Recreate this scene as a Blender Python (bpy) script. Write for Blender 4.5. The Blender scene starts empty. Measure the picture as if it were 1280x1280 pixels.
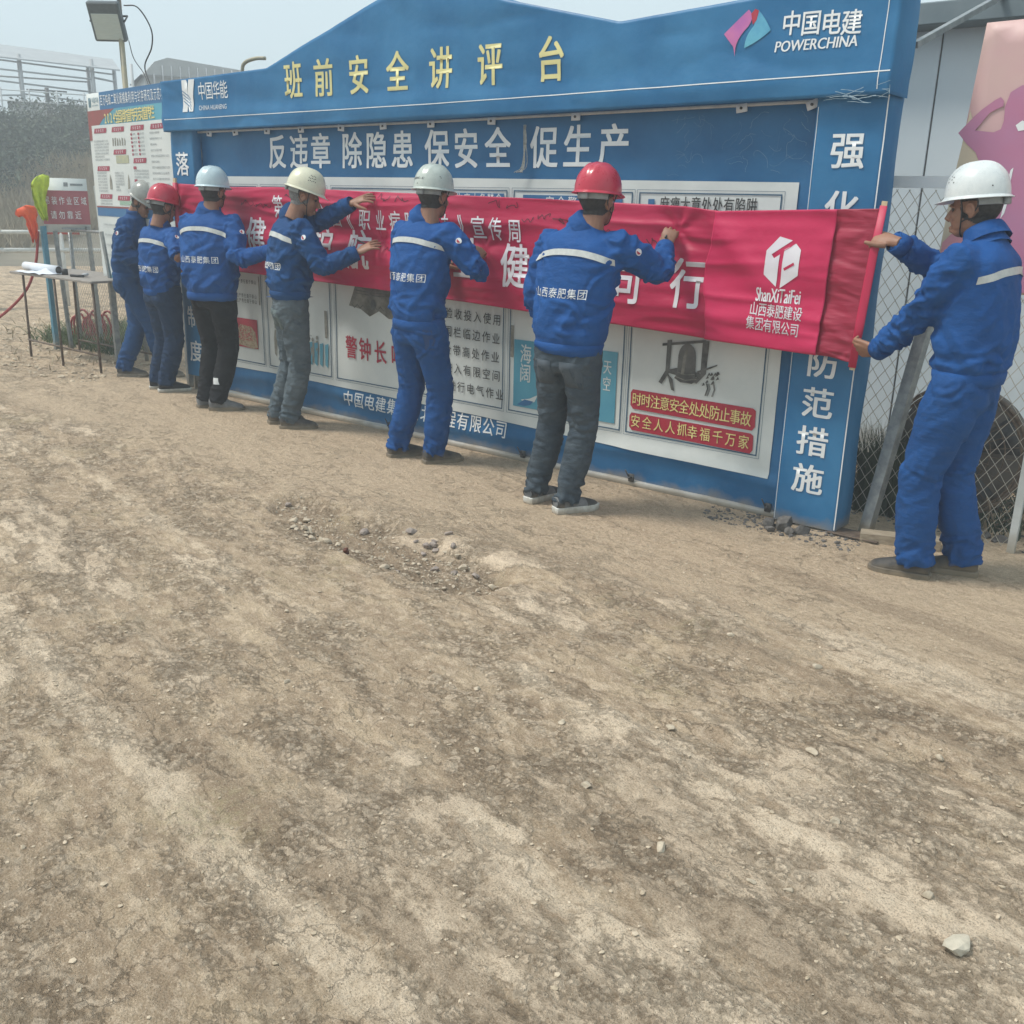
import bpy, bmesh, math, random
import numpy as np
from mathutils import Vector, Matrix
from mathutils.bvhtree import BVHTree
random.seed(7)
rng = np.random.default_rng(7)
sc = bpy.context.scene
COL = sc.collection

# ------------------------------------------------------------------ camera
# world: the notice board stands along X (plane y = 0, front towards -Y), ground z = 0
CAM = Vector((0.0, -4.82, 1.6))
yaw, pitch, roll = .67198, .304856, .0241735
cy_, sy_, cp_, sp_ = math.cos(yaw), math.sin(yaw), math.cos(pitch), math.sin(pitch)
fwd = Vector((-sy_*cp_, cy_*cp_, -sp_)); rt = Vector((cy_, sy_, 0)); up = rt.cross(fwd)
r2 = rt*math.cos(roll) + up*math.sin(roll); u2 = up*math.cos(roll) - rt*math.sin(roll)
cd = bpy.data.cameras.new('camera'); cam = bpy.data.objects.new('camera', cd); COL.objects.link(cam)
M3 = Matrix((r2, u2, -fwd)).transposed()
cam.matrix_world = Matrix.Translation(CAM) @ M3.to_4x4()
cd.sensor_width = 36; cd.lens = 36*1233.4/1280; cd.clip_start = .05; cd.clip_end = 900
sc.camera = cam

# ------------------------------------------------------------------ sky, sun, exposure
w = bpy.data.worlds.new('World'); sc.world = w; w.use_nodes = True
nt = w.node_tree; bg = nt.nodes['Background']
SUN_EL, SUN_AZ = math.radians(58), math.radians(228)      # azimuth of the light, from +Y clockwise
sky = nt.nodes.new('ShaderNodeTexSky'); sky.sky_type = 'NISHITA'; sky.sun_disc = False
sky.sun_elevation = SUN_EL; sky.sun_rotation = SUN_AZ
sky.air_density = 1.0; sky.dust_density = 4.0; sky.ozone_density = 1.0
hs = nt.nodes.new('ShaderNodeMix'); hs.data_type = 'RGBA'; hs.inputs[0].default_value = .86
nt.links.new(sky.outputs[0], hs.inputs[6]); hs.inputs[7].default_value = (3.85, 4.65, 4.95, 1)   # even cloud deck
nt.links.new(hs.outputs[2], bg.inputs[0]); bg.inputs[1].default_value = .105
sd = bpy.data.lights.new('sun', 'SUN'); sd.energy = 1.5; sd.angle = math.radians(14); sd.color = (1, .95, .87)
so = bpy.data.objects.new('sun', sd); COL.objects.link(so)
sdir = Vector((math.sin(SUN_AZ)*math.cos(SUN_EL), math.cos(SUN_AZ)*math.cos(SUN_EL), math.sin(SUN_EL)))
so.rotation_euler = sdir.to_track_quat('Z', 'Y').to_euler()
vs = sc.view_settings; vs.view_transform = 'Standard'; vs.look = 'None'; vs.gamma = 1; vs.use_curve_mapping = False
vs.exposure = 0.96
HAZE = .0100
sc.render.engine = 'CYCLES'
sc.cycles.volume_step_rate = 1; sc.cycles.volume_bounces = 0; sc.cycles.max_bounces = 6

# ------------------------------------------------------------------ noise in numpy
_perm = np.random.default_rng(3).permutation(256); _perm = np.concatenate([_perm, _perm, _perm])
_g3 = np.random.default_rng(5).normal(size=(256, 3)); _g3 /= np.linalg.norm(_g3, axis=1)[:, None]
def pn(x, y, z=0.0):
    x = np.asarray(x, float); y = np.asarray(y, float); z = np.asarray(z, float) + 0*x
    xi, yi, zi = np.floor(x).astype(int), np.floor(y).astype(int), np.floor(z).astype(int)
    xf, yf, zf = x-xi, y-yi, z-zi; xi &= 255; yi &= 255; zi &= 255
    u, v, q = [t*t*t*(t*(t*6-15)+10) for t in (xf, yf, zf)]
    r = 0
    for dx in (0, 1):
        for dy in (0, 1):
            for dz in (0, 1):
                h = _perm[_perm[_perm[(xi+dx) & 255]+((yi+dy) & 255)]+((zi+dz) & 255)]
                g = _g3[h]
                d = g[..., 0]*(xf-dx)+g[..., 1]*(yf-dy)+g[..., 2]*(zf-dz)
                r = r + d*(u if dx else 1-u)*(v if dy else 1-v)*(q if dz else 1-q)
    return r*1.6
def fbm(x, y, z=0.0, o=4, s=0.0):
    r = 0; a = 1
    for i in range(o):
        r = r + a*pn(x*2**i+s+17*i, y*2**i+s*1.3, z); a *= .5
    return r/1.6
def sst(a, b, x):
    t = np.clip((x-a)/(b-a), 0, 1); return t*t*(3-2*t)

# ------------------------------------------------------------------ materials
def N(nt, t, **kw):
    n = nt.nodes.new(t)
    for k, v in kw.items(): setattr(n, k, v)
    return n
MATS = {}
def mat(name, c, c2=None, sc1=4, rough=.6, bump=0, bsc=60, metal=0, spec=.5, bump2=0, bsc2=8, alpha=1, sheen=0, stretch=None, trans=0, dust=0, lo=.35, hi=.65, coat=0):
    if name in MATS: return MATS[name]
    m = bpy.data.materials.new(name); m.use_nodes = True; nt = m.node_tree
    b = nt.nodes['Principled BSDF']; L = nt.links.new
    b.inputs['Roughness'].default_value = rough; b.inputs['Metallic'].default_value = metal
    b.inputs['Specular IOR Level'].default_value = spec
    b.inputs['Alpha'].default_value = alpha
    b.inputs['Coat Weight'].default_value = coat
    b.inputs['Transmission Weight'].default_value = trans
    if sheen: b.inputs['Sheen Weight'].default_value = sheen; b.inputs['Sheen Roughness'].default_value = .4
    tc = N(nt, 'ShaderNodeNewGeometry'); vec = tc.outputs['Position']
    if stretch:
        mp = N(nt, 'ShaderNodeMapping'); L(vec, mp.inputs[0]); mp.inputs['Scale'].default_value = stretch; vec = mp.outputs[0]
    cout = None
    if c2:
        n1 = N(nt, 'ShaderNodeTexNoise'); L(vec, n1.inputs[0]); n1.inputs['Scale'].default_value = sc1; n1.inputs['Detail'].default_value = 8; n1.inputs['Roughness'].default_value = .62
        cr = N(nt, 'ShaderNodeValToRGB'); cr.color_ramp.elements[0].position = lo; cr.color_ramp.elements[1].position = hi
        cr.color_ramp.elements[0].color = (*c, 1); cr.color_ramp.elements[1].color = (*c2, 1)
        L(n1.outputs[0], cr.inputs[0]); cout = cr.outputs[0]
        rr = N(nt, 'ShaderNodeMapRange'); L(n1.outputs[0], rr.inputs[0]); rr.inputs[3].default_value = rough-.08; rr.inputs[4].default_value = min(1, rough+.1); L(rr.outputs[0], b.inputs['Roughness'])
    else: b.inputs['Base Color'].default_value = (*c, 1)
    if dust:                                  # dry mud splashed on the lowest part of things
        sx = N(nt, 'ShaderNodeSeparateXYZ'); L(tc.outputs['Position'], sx.inputs[0])
        n3 = N(nt, 'ShaderNodeTexNoise'); L(tc.outputs['Position'], n3.inputs[0]); n3.inputs['Scale'].default_value = 9; n3.inputs['Detail'].default_value = 7
        mr = N(nt, 'ShaderNodeMapRange'); L(sx.outputs[2], mr.inputs[0]); mr.inputs[1].default_value = 0; mr.inputs[2].default_value = dust; mr.inputs[3].default_value = .55; mr.inputs[4].default_value = -.45
        ad = N(nt, 'ShaderNodeMath', operation='ADD'); L(mr.outputs[0], ad.inputs[0]); L(n3.outputs[0], ad.inputs[1])
        m2 = N(nt, 'ShaderNodeMapRange'); L(ad.outputs[0], m2.inputs[0]); m2.inputs[1].default_value = .45; m2.inputs[2].default_value = .95; m2.inputs[4].default_value = .7
        mx = N(nt, 'ShaderNodeMix', data_type='RGBA'); L(m2.outputs[0], mx.inputs[0])
        if cout: L(cout, mx.inputs[6])
        else: mx.inputs[6].default_value = (*c, 1)
        mx.inputs[7].default_value = (.30, .24, .16, 1); cout = mx.outputs[2]
    if cout: L(cout, b.inputs['Base Color'])
    last = None
    for bb, ss, dist in ((bump2, bsc2, .02), (bump, bsc, .004)):
        if bb:
            n2 = N(nt, 'ShaderNodeTexNoise'); L(vec, n2.inputs[0]); n2.inputs['Scale'].default_value = ss; n2.inputs['Detail'].default_value = 6
            bp = N(nt, 'ShaderNodeBump'); bp.inputs['Strength'].default_value = bb; bp.inputs['Distance'].default_value = dist
            L(n2.outputs[0], bp.inputs['Height'])
            if last: L(last, bp.inputs['Normal'])
            last = bp.outputs[0]
    if last: L(last, b.inputs['Normal'])
    MATS[name] = m; return m

# ------------------------------------------------------------------ objects
ORG = {}
def tag(o, label=None, cat=None, group=None, kind=None):
    if label: o['label'] = label
    if cat: o['category'] = cat
    if group: o['group'] = group
    if kind: o['kind'] = kind
    return o
def empty(name, loc, label, cat, group=None):
    o = bpy.data.objects.new(name, None); COL.objects.link(o); o.location = loc; o.empty_display_size = .1
    ORG[o.name] = np.array(loc, float); return tag(o, label, cat, group)
def mk(name, V, F, m, parent=None, smooth=True, loc=None):
    V = np.asarray(V, float).reshape(-1, 3)
    if parent is not None: org = ORG[parent.name]
    elif loc is not None: org = np.array(loc, float)
    else: org = np.array([V[:, 0].mean(), V[:, 1].mean(), V[:, 2].min()])
    me = bpy.data.meshes.new(name); me.from_pydata((V-org).tolist(), [], F if isinstance(F, list) else F.tolist())
    o = bpy.data.objects.new(name, me); COL.objects.link(o)
    if parent is not None: o.parent = parent; ORG[o.name] = org
    else: o.location = org; ORG[o.name] = org
    if m is not None: me.materials.append(m)
    if smooth: me.polygons.foreach_set('use_smooth', [True]*len(me.polygons)); me.update()
    return o
class MB:
    def __init__(s): s.V = []; s.F = []; s.n = 0
    def add(s, V, F):
        V = np.asarray(V, float); s.V.append(V)
        s.F += [[i+s.n for i in f] for f in F]; s.n += len(V); return s
    def arr(s): return np.concatenate(s.V), s.F
    def mk(s, name, m, parent=None, smooth=True, **k):
        V, F = s.arr(); return mk(name, V, F, m, parent, smooth, **k)
def boxg(x0, x1, y0, y1, z0, z1, bev=0.0):
    if bev <= 0:
        V = [(x, y, z) for x in (x0, x1) for y in (y0, y1) for z in (z0, z1)]
        return V, [(0, 1, 3, 2), (4, 6, 7, 5), (0, 4, 5, 1), (2, 3, 7, 6), (0, 2, 6, 4), (1, 5, 7, 3)]
    bm = bmesh.new(); r = bmesh.ops.create_cube(bm, size=1)
    for v in bm.verts: v.co = Vector(((x0+x1)/2+v.co.x*(x1-x0), (y0+y1)/2+v.co.y*(y1-y0), (z0+z1)/2+v.co.z*(z1-z0)))
    bmesh.ops.bevel(bm, geom=list(bm.edges), offset=bev, segments=1, affect='EDGES', profile=.5)
    bm.verts.index_update(); V = [v.co[:] for v in bm.verts]; F = [[v.index for v in f.verts] for f in bm.faces]; bm.free()
    return V, F
def bar(a, b, wx, wy, side=(1, 0, 0)):
    """rectangular bar from a to b"""
    a = np.array(a, float); b = np.array(b, float); d = b-a; d /= np.linalg.norm(d)
    s = np.array(side, float); s -= d*(s@d); s /= np.linalg.norm(s); t = np.cross(d, s); V = []
    for p in (a, b):
        for i, j in ((-1, -1), (1, -1), (1, 1), (-1, 1)): V.append(p+s*wx/2*i+t*wy/2*j)
    return V, [(0, 3, 2, 1), (4, 5, 6, 7), (0, 1, 5, 4), (1, 2, 6, 5), (2, 3, 7, 6), (3, 0, 4, 7)]
def tube(path, rad, n=12, side=None, cap=True, sup=2.0):
    """loft of (super)elliptic sections; rad = number, list of numbers, or list of (a, b)"""
    P = np.array(path, float); k = len(P)
    if np.isscalar(rad): rad = [rad]*k
    R = np.array([(r, r) if np.isscalar(r) else r for r in rad], float)
    T = np.gradient(P, axis=0); T /= np.linalg.norm(T, axis=1)[:, None]+1e-12
    V = []
    s = None
    for i in range(k):
        if side is not None:
            s = np.array(side[i] if np.ndim(side) == 2 else side, float)
        elif s is None:
            s = np.cross(T[i], (0, 0, 1)) if abs(T[i][2]) < .9 else np.array([1., 0, 0])
        s = s-T[i]*(s@T[i]); s = s/(np.linalg.norm(s)+1e-12); t = np.cross(T[i], s)
        for j in range(n):
            a = 2*math.pi*j/n; c, q = math.cos(a), math.sin(a)
            if sup != 2: c = math.copysign(abs(c)**(2/sup), c); q = math.copysign(abs(q)**(2/sup), q)
            V.append(P[i]+s*R[i][0]*c+t*R[i][1]*q)
    F = [(i*n+j, i*n+(j+1) % n, (i+1)*n+(j+1) % n, (i+1)*n+j) for i in range(k-1) for j in range(n)]
    if cap: F += [list(range(n))[::-1], [(k-1)*n+j for j in range(n)]]
    return V, F
def ell(c, r, M=None, nu=16, nv=10):
    V = []; F = []
    for i in range(nv+1):
        th = math.pi*i/nv
        for j in range(nu):
            a = 2*math.pi*j/nu; V.append((math.sin(th)*math.cos(a)*r[0], math.sin(th)*math.sin(a)*r[1], math.cos(th)*r[2]))
    V = np.array(V)
    if M is not None: V = V@np.array(M).T
    V = V+np.array(c)
    for i in range(nv):
        for j in range(nu): F.append((i*nu+j, (i+1)*nu+j, (i+1)*nu+(j+1) % nu, i*nu+(j+1) % nu))
    return V, F
def spline(pts, n=8):
    P = [np.array(p, float) for p in pts]; P = [2*P[0]-P[1]]+P+[2*P[-1]-P[-2]]; out = []
    for i in range(1, len(P)-2):
        for k in range(n):
            t = k/n; a, b, c, d = P[i-1:i+3]
            out.append(.5*(2*b+(c-a)*t+(2*a-5*b+4*c-d)*t*t+(3*b-a-3*c+d)*t**3))
    out.append(P[-2]); return out
DG = None
def remesh(V, F, vox, smooth_it=2):
    me = bpy.data.meshes.new('tmp'); me.from_pydata(np.asarray(V).tolist(), [], F)
    o = bpy.data.objects.new('tmp', me); COL.objects.link(o)
    md = o.modifiers.new('r', 'REMESH'); md.mode = 'VOXEL'; md.voxel_size = vox; md.adaptivity = 0
    dg = bpy.context.evaluated_depsgraph_get(); ev = o.evaluated_get(dg); m2 = ev.to_mesh()
    n = len(m2.vertices); A = np.empty(n*3); m2.vertices.foreach_get('co', A); A = A.reshape(-1, 3)
    nf = len(m2.polygons); Q = np.empty(len(m2.loops), int); m2.loops.foreach_get('vertex_index', Q)
    ls = np.empty(nf, int); m2.polygons.foreach_get('loop_start', ls); assert len(Q) == nf*4
    Q = Q.reshape(-1, 4)
    ev.to_mesh_clear(); bpy.data.objects.remove(o); bpy.data.meshes.remove(me)
    A = lap(A, Q, smooth_it); return A, Q
def lap(A, Q, it, f=.6):
    E = np.concatenate([Q[:, [0, 1]], Q[:, [1, 2]], Q[:, [2, 3]], Q[:, [3, 0]]]); n = len(A)
    cnt = np.bincount(E[:, 0], minlength=n)+np.bincount(E[:, 1], minlength=n)
    for _ in range(it):
        S = np.zeros_like(A)
        for k in range(3):
            S[:, k] = np.bincount(E[:, 0], A[E[:, 1], k], n)+np.bincount(E[:, 1], A[E[:, 0], k], n)
        A = A+(S/cnt[:, None]-A)*f
    return A
def vnorm(A, Q):
    fn = np.cross(A[Q[:, 2]]-A[Q[:, 0]], A[Q[:, 3]]-A[Q[:, 1]]); Nn = np.zeros_like(A)
    for k in range(3):
        for c in range(4): Nn[:, k] += np.bincount(Q[:, c], fn[:, k], len(A))
    return Nn/(np.linalg.norm(Nn, axis=1)[:, None]+1e-12)

# ------------------------------------------------------------------ lettering and flat print
GL = {}
def raw(body, cuts=0):
    key = (body, cuts)
    if key in GL: return GL[key]
    c = bpy.data.curves.new('g', 'FONT'); c.body = body; c.size = 1; c.resolution_u = 3
    o = bpy.data.objects.new('g', c); COL.objects.link(o)
    dg = bpy.context.evaluated_depsgraph_get(); m = bpy.data.meshes.new_from_object(o.evaluated_get(dg))
    bpy.data.objects.remove(o)
    if cuts:
        bm = bmesh.new(); bm.from_mesh(m)
        for i in range(1, cuts):
            for ax in (0, 1):
                co = Vector((0, 0, 0)); no = Vector((0, 0, 0)); co[ax] = -.15+1.2*i/cuts; no[ax] = 1
                bmesh.ops.bisect_plane(bm, geom=bm.verts[:]+bm.edges[:]+bm.faces[:], plane_co=co, plane_no=no)
        bm.to_mesh(m); bm.free()
    V = np.array([v.co[:2] for v in m.vertices]); F = [list(p.vertices) for p in m.polygons]
    bpy.data.meshes.remove(m); GL[key] = (V, F); return GL[key]
_b = raw('国')[0]; BX0, BX1, BY0, BY1 = _b[:, 0].min(), _b[:, 0].max(), _b[:, 1].min(), _b[:, 1].max()
def cells(mb, items, fn, bold=.018, off=.003, cuts=0, slant=0):
    """items: (char, cu, cv, w, h); fn(u, v, off) -> world points"""
    for ch, cu, cv, wd, ht in items:
        if ch == ' ': continue
        V, F = raw(ch, cuts)
        if len(V) == 0: continue
        gx = (V[:, 0]-(BX0+BX1)/2)/(BX1-BX0); gy = (V[:, 1]-(BY0+BY1)/2)/(BY1-BY0)
        if ord(ch) < 256 or ch in '《》': gx = (V[:, 0]-(V[:, 0].min()+V[:, 0].max())/2)/(BX1-BX0)
        sh = [(0, 0)] if bold <= 0 else [(-bold, -bold*.6), (bold, -bold*.6), (-bold, bold*.6), (bold, bold*.6)]
        for k, (dx, dy) in enumerate(sh):
            u = cu+(gx+dx+slant*gy)*wd; v = cv+(gy+dy)*ht
            mb.add(fn(u, v, off+k*.0002), F)
def row(text, u0, v0, u1, v1, w, h):
    n = len(text); return [(c, u0+(u1-u0)*i/max(1, n-1), v0+(v1-v0)*i/max(1, n-1), w, h) for i, c in enumerate(text)]
def run(mb, text, u0, u1, v0, v1, fn, bold=.01, off=.003, slant=0):
    V, F = raw(text); x0, x1, y0, y1 = V[:, 0].min(), V[:, 0].max(), V[:, 1].min(), V[:, 1].max()
    gx = (V[:, 0]-x0)/(x1-x0); gy = (V[:, 1]-y0)/(y1-y0); hh = (v1-v0)
    for k, d in enumerate([0] if bold <= 0 else [-bold, bold]):
        mb.add(fn(u0+gx*(u1-u0)+d*hh+slant*(gy-.5)*hh, v0+gy*hh, off+k*.0002), F)
def patch(mb, u0, u1, v0, v1, fn, off=.002, n=6, m=4):
    u, v = np.meshgrid(np.linspace(u0, u1, n+1), np.linspace(v0, v1, m+1)); V = fn(u.ravel(), v.ravel(), off)
    mb.add(V, [(j*(n+1)+i, j*(n+1)+i+1, (j+1)*(n+1)+i+1, (j+1)*(n+1)+i) for j in range(m) for i in range(n)])
def poly(mb, pts, fn, off=.002, cut=0.0):
    bm = bmesh.new(); f = bm.faces.new([bm.verts.new((p[0], p[1], 0)) for p in pts])
    bmesh.ops.triangulate(bm, faces=[f])
    if cut:
        P = np.array(pts)
        for ax in (0, 1):
            t = P[:, ax].min()+cut
            while t < P[:, ax].max():
                co = Vector((0, 0, 0)); no = Vector((0, 0, 0)); co[ax] = t; no[ax] = 1; t += cut
                bmesh.ops.bisect_plane(bm, geom=bm.verts[:]+bm.edges[:]+bm.faces[:], plane_co=co, plane_no=no)
    bm.verts.index_update(); V = np.array([v.co[:] for v in bm.verts])
    mb.add(fn(V[:, 0], V[:, 1], off), [[v.index for v in f.verts] for f in bm.faces]); bm.free()
def ribbon(mb, pts, wd, fn, off=.003):
    P = np.array(pts, float); T = np.gradient(P, axis=0); T /= np.linalg.norm(T, axis=1)[:, None]+1e-9
    Nn = np.stack([-T[:, 1], T[:, 0]], 1)*wd/2; A = P+Nn; B = P-Nn; n = len(P)
    V = fn(np.concatenate([A[:, 0], B[:, 0]]), np.concatenate([A[:, 1], B[:, 1]]), off)
    mb.add(V, [(i, n+i, n+i+1, i+1) for i in range(n-1)])
def frame(mb, u0, u1, v0, v1, t, fn, off=.003, n=12):
    for a in ((u0, u1, v0, v0+t), (u0, u1, v1-t, v1)): patch(mb, *a, fn, off, n, 1)
    for a in ((u0, u0+t, v0+t, v1-t), (u1-t, u1, v0+t, v1-t)): patch(mb, *a, fn, off, 1, n)

# ------------------------------------------------------------------ ground
TD = (.978, -.208)                          # direction of the wheel tracks
def gparts(x, y):
    x = np.asarray(x, float); y = np.asarray(y, float)
    a = x*TD[0]+y*TD[1]; c = -x*TD[1]+y*TD[0]
    near = sst(-8, -5.5, x)*sst(4.0, 1.2, np.abs(x+1.5)-2) 
    apron = sst(-1.55, -1.15, y+.10*fbm(x*1.3, y*1.3, 4.2))          # smoother strip before the board
    fb = fbm(a*.55, c*1.5, .3, 5)
    crust = sst(-.06, .24, fb+.35*fbm(a*3, c*6, 2.2, 4)) * (1-apron*.75)
    nb = .10*fbm(a*1.1, c*.4, 12.1, 4)+.03*fbm(a*5, c*5, 2.1, 3)
    crust = np.clip(crust, 0, 1)
    flake = sst(.0, .10, fbm(a*5, c*9, 5.1, 4))
    q = ((x+3.42)/.90)**2+((y+1.63+.10*(x+3.4))/.25)**2+.9*fbm(x*2.2, y*2.2, 8.8, 3)
    pot = sst(1.15, .55, q)
    return a, c, apron, crust, flake, pot
def gh(x, y):
    x = np.asarray(x, float); y = np.asarray(y, float)
    a, c, apron, crust, flake, pot = gparts(x, y)
    rough = 1-apron*.8
    h = .012*fbm(x*.7, y*.7, 1.1, 3)*(.4+.6*rough) + .014*fbm(a*2.5, c*5, 3.3, 4)*rough+.014*np.abs(fbm(a*4.5, c*6, 3.9, 5))*rough*sst(-.4, .3, fbm(x*.8, y*.8, 15, 2))
    h = h+.006*crust+.004*flake*crust*rough+.010*fbm(x*12, y*15, 7.7, 4)*rough+.0025*fbm(x*34, y*34, 9.1, 2)*rough
    h = h-.055*pot+.018*pot*fbm(x*8, y*8, 6.1, 4)
    h = h-.012*sst(.09, .0, np.abs(c+2.08+.12*fbm(a*1.1, c*.2, 5.5, 3)))*(1-apron)   # ruts
    h = h-.010*sst(.07, .0, np.abs(c+1.25+.16*fbm(a*1.0, c*.2, 1.5, 3)))*(1-apron)
    fd = np.hypot(x+1, y+4.8); far = sst(7, 20, fd)
    h = h*(1-far)+far*.06*fbm(x*.15, y*.15, .7, 3)
    return h
def ghs(x, y): return float(gh(np.array([x]), np.array([y]))[0])
def graded(lo, hi, a, b, step, grow=1.12):
    m = list(np.arange(a, b, step)); s = step; v = a; L = []
    while v > lo: s *= grow; v -= s; L.append(v)
    s = step; v = b; R_ = [b]
    while v < hi: s *= grow; v += s; R_.append(v)
    return np.array(L[::-1]+m+R_)
gx = graded(-260, 260, -6.4, .5, .016, 1.06); gy = graded(-260, 260, -4.3, -.2, .014, 1.06)
GX, GY = np.meshgrid(gx, gy); X, Y = GX.ravel(), GY.ravel()
GV = np.stack([X, Y, gh(X, Y)], 1)
k = len(gx); J, I = np.meshgrid(np.arange(len(gy)-1), np.arange(k-1), indexing='ij'); b0 = (J*k+I).ravel()
GF = np.stack([b0, b0+1, b0+k+1, b0+k], 1)
def ground_mat():
    m = bpy.data.materials.new('dry_mud'); m.use_nodes = True; nt = m.node_tree; L = nt.links.new
    b = nt.nodes['Principled BSDF']; b.inputs['Roughness'].default_value = .95; b.inputs['Specular IOR Level'].default_value = .15
    g = N(nt, 'ShaderNodeNewGeometry'); P = g.outputs['Position']
    def noise(s, d=8, rg=.6, scl=(1, 1, 1), rot=0):
        m0 = N(nt, 'ShaderNodeMapping'); L(P, m0.inputs[0]); m0.inputs['Rotation'].default_value = (0, 0, rot); mp = N(nt, 'ShaderNodeMapping'); L(m0.outputs[0], mp.inputs[0]); mp.inputs['Scale'].default_value = scl
        n = N(nt, 'ShaderNodeTexNoise'); L(mp.outputs[0], n.inputs[0]); n.inputs['Scale'].default_value = s; n.inputs['Detail'].default_value = d; n.inputs['Roughness'].default_value = rg
        return n.outputs[0]
    def ramp(v, a, c0, b_, c1):
        r = N(nt, 'ShaderNodeMapRange'); L(v, r.inputs[0]); r.inputs[1].default_value = a; r.inputs[2].default_value = b_; r.inputs[3].default_value = c0; r.inputs[4].default_value = c1; r.interpolation_type = 'SMOOTHSTEP'; return r.outputs[0]
    def mix(f, a, c):
        x = N(nt, 'ShaderNodeMix', data_type='RGBA'); L(f, x.inputs[0]) if not np.isscalar(f) else setattr(x.inputs[0], 'default_value', f)
        for s, q in ((6, a), (7, c)):
            if isinstance(q, tuple): x.inputs[s].default_value = (*q, 1)
            else: L(q, x.inputs[s])
        return x.outputs[2]
    def mth(op, a, c):
        x = N(nt, 'ShaderNodeMath', operation=op)
        for s, q in ((0, a), (1, c)):
            if np.isscalar(q): x.inputs[s].default_value = q
            else: L(q, x.inputs[s])
        return x.outputs[0]
    at = N(nt, 'ShaderNodeAttribute', attribute_name='crust'); ap = N(nt, 'ShaderNodeAttribute', attribute_name='apron'); po = N(nt, 'ShaderNodeAttribute', attribute_name='pothole')
    n_big = noise(.8, 7, .6, (1, 3.4, 1), .21); n_mid = noise(4.5, 9, .68, (1, 2.2, 1), .21); n_fin = noise(38, 8, .7); n_gr = noise(210, 3, .6)
    dark = (.40, .305, .215); mid = (.58, .462, .325); light = (.80, .665, .510)
    c = mix(ramp(n_mid, .38, 0, .62, 1), dark, mid)
    cr = mth('ADD', at.outputs['Fac'], mth('MULTIPLY', mth('SUBTRACT', n_fin, .5), 1.1))
    cr = mth('ADD', cr, mth('MULTIPLY', mth('SUBTRACT', n_mid, .5), 1.6))
    c = mix(ramp(cr, .15, 0, .85, .85), c, light)
    c = mix(ramp(n_big, .45, .0, .60, .28), c, dark)
    c = mix(ramp(noise(.45, 6, .62, (1, 4.2, 1), .21), .50, 0, .60, .45), c, (.33, .250, .175))
    n_sc = noise(15, 8, .75, (1, 1.5, 1), .21)  # crumb relief: its shading is put into the colour, highs lighter, lows darker
    c = mix(ramp(n_sc, .48, 0, .60, .45), c, light)
    c = mix(ramp(n_sc, .37, .42, .46, 0), c, (.31, .230, .155))
    c = mix(mth('MULTIPLY', ap.outputs['Fac'], ramp(n_mid, .3, .35, .7, .9)), c, mix(ramp(n_fin, .35, 0, .7, 1), (.50, .395, .28), (.63, .51, .375)))
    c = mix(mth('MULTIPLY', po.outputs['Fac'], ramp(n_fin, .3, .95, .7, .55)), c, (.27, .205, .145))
    lb = N(nt, 'ShaderNodeAttribute', attribute_name='light_track'); db = N(nt, 'ShaderNodeAttribute', attribute_name='damp_track')
    c = mix(mth('MULTIPLY', ramp(mth('ADD', lb.outputs['Fac'], mth('MULTIPLY', mth('SUBTRACT', n_mid, .5), 2.2)), .35, 0, .75, 1), .72), c, mix(ramp(n_fin, .3, 0, .7, 1), (.66, .54, .40), (.86, .73, .57)))
    c = mix(mth('MULTIPLY', ramp(mth('ADD', db.outputs['Fac'], mth('MULTIPLY', mth('SUBTRACT', n_mid, .5), 2.2)), .35, 0, .75, 1), .62), c, mix(ramp(n_fin, .3, 0, .7, 1), (.27, .20, .14), (.36, .28, .20)))
    # faint moss and straw stains, grains and tiny stones
    moss = mth('MULTIPLY', ramp(noise(1.6, 5, .6), .57, 0, .70, .5), ramp(n_fin, .4, 0, .6, 1))
    c = mix(mth('MULTIPLY', moss, mth('SUBTRACT', 1, ap.outputs['Fac'])), c, (.33, .29, .15))
    v = N(nt, 'ShaderNodeTexVoronoi'); L(P, v.inputs[0]); v.inputs['Scale'].default_value = 120; v.inputs['Randomness'].default_value = 1
    peb = ramp(v.outputs['Distance'], .12, 1, .30, 0)
    pick = ramp(noise(60, 2), .52, 0, .60, 1)
    pb = mth('MULTIPLY', peb, pick)
    c = mix(mth('MULTIPLY', pb, .75), c, mix(ramp(n_gr, .4, 0, .6, 1), (.46, .37, .27), (.80, .68, .52)))
    c = mix(ramp(n_gr, .50, 0, .66, .60), c, (.26, .19, .125))
    c = mix(ramp(n_gr, .30, .45, .46, 0), c, (.82, .68, .51))
    # crumbled clods away from the trodden strip
    v3 = N(nt, 'ShaderNodeTexVoronoi'); dn = N(nt, 'ShaderNodeVectorMath', operation='ADD'); cb2 = N(nt, 'ShaderNodeCombineXYZ'); L(mth('MULTIPLY', n_fin, .045), cb2.inputs[0]); L(mth('MULTIPLY', n_gr, .03), cb2.inputs[1]); L(P, dn.inputs[0]); L(cb2.outputs[0], dn.inputs[1]); L(dn.outputs[0], v3.inputs[0]); v3.inputs['Scale'].default_value = 42
    clm = mth('MULTIPLY', ramp(noise(2.6, 6, .65, (1, 1.8, 1), .21), .47, 0, .56, 1), mth('SUBTRACT', 1, mth('MULTIPLY', ap.outputs['Fac'], .85)))
    cld = ramp(v3.outputs['Distance'], .25, 1, .62, 0)
    c = mix(mth('MULTIPLY', clm, mth('MULTIPLY', mth('SUBTRACT', 1, cld), .55)), c, (.22, .165, .112))
    sv = N(nt, 'ShaderNodeSeparateColor'); L(v3.outputs['Color'], sv.inputs[0])
    c = mix(mth('MULTIPLY', clm, ramp(sv.outputs[0], .55, 0, .95, .55)), c, light)
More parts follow.
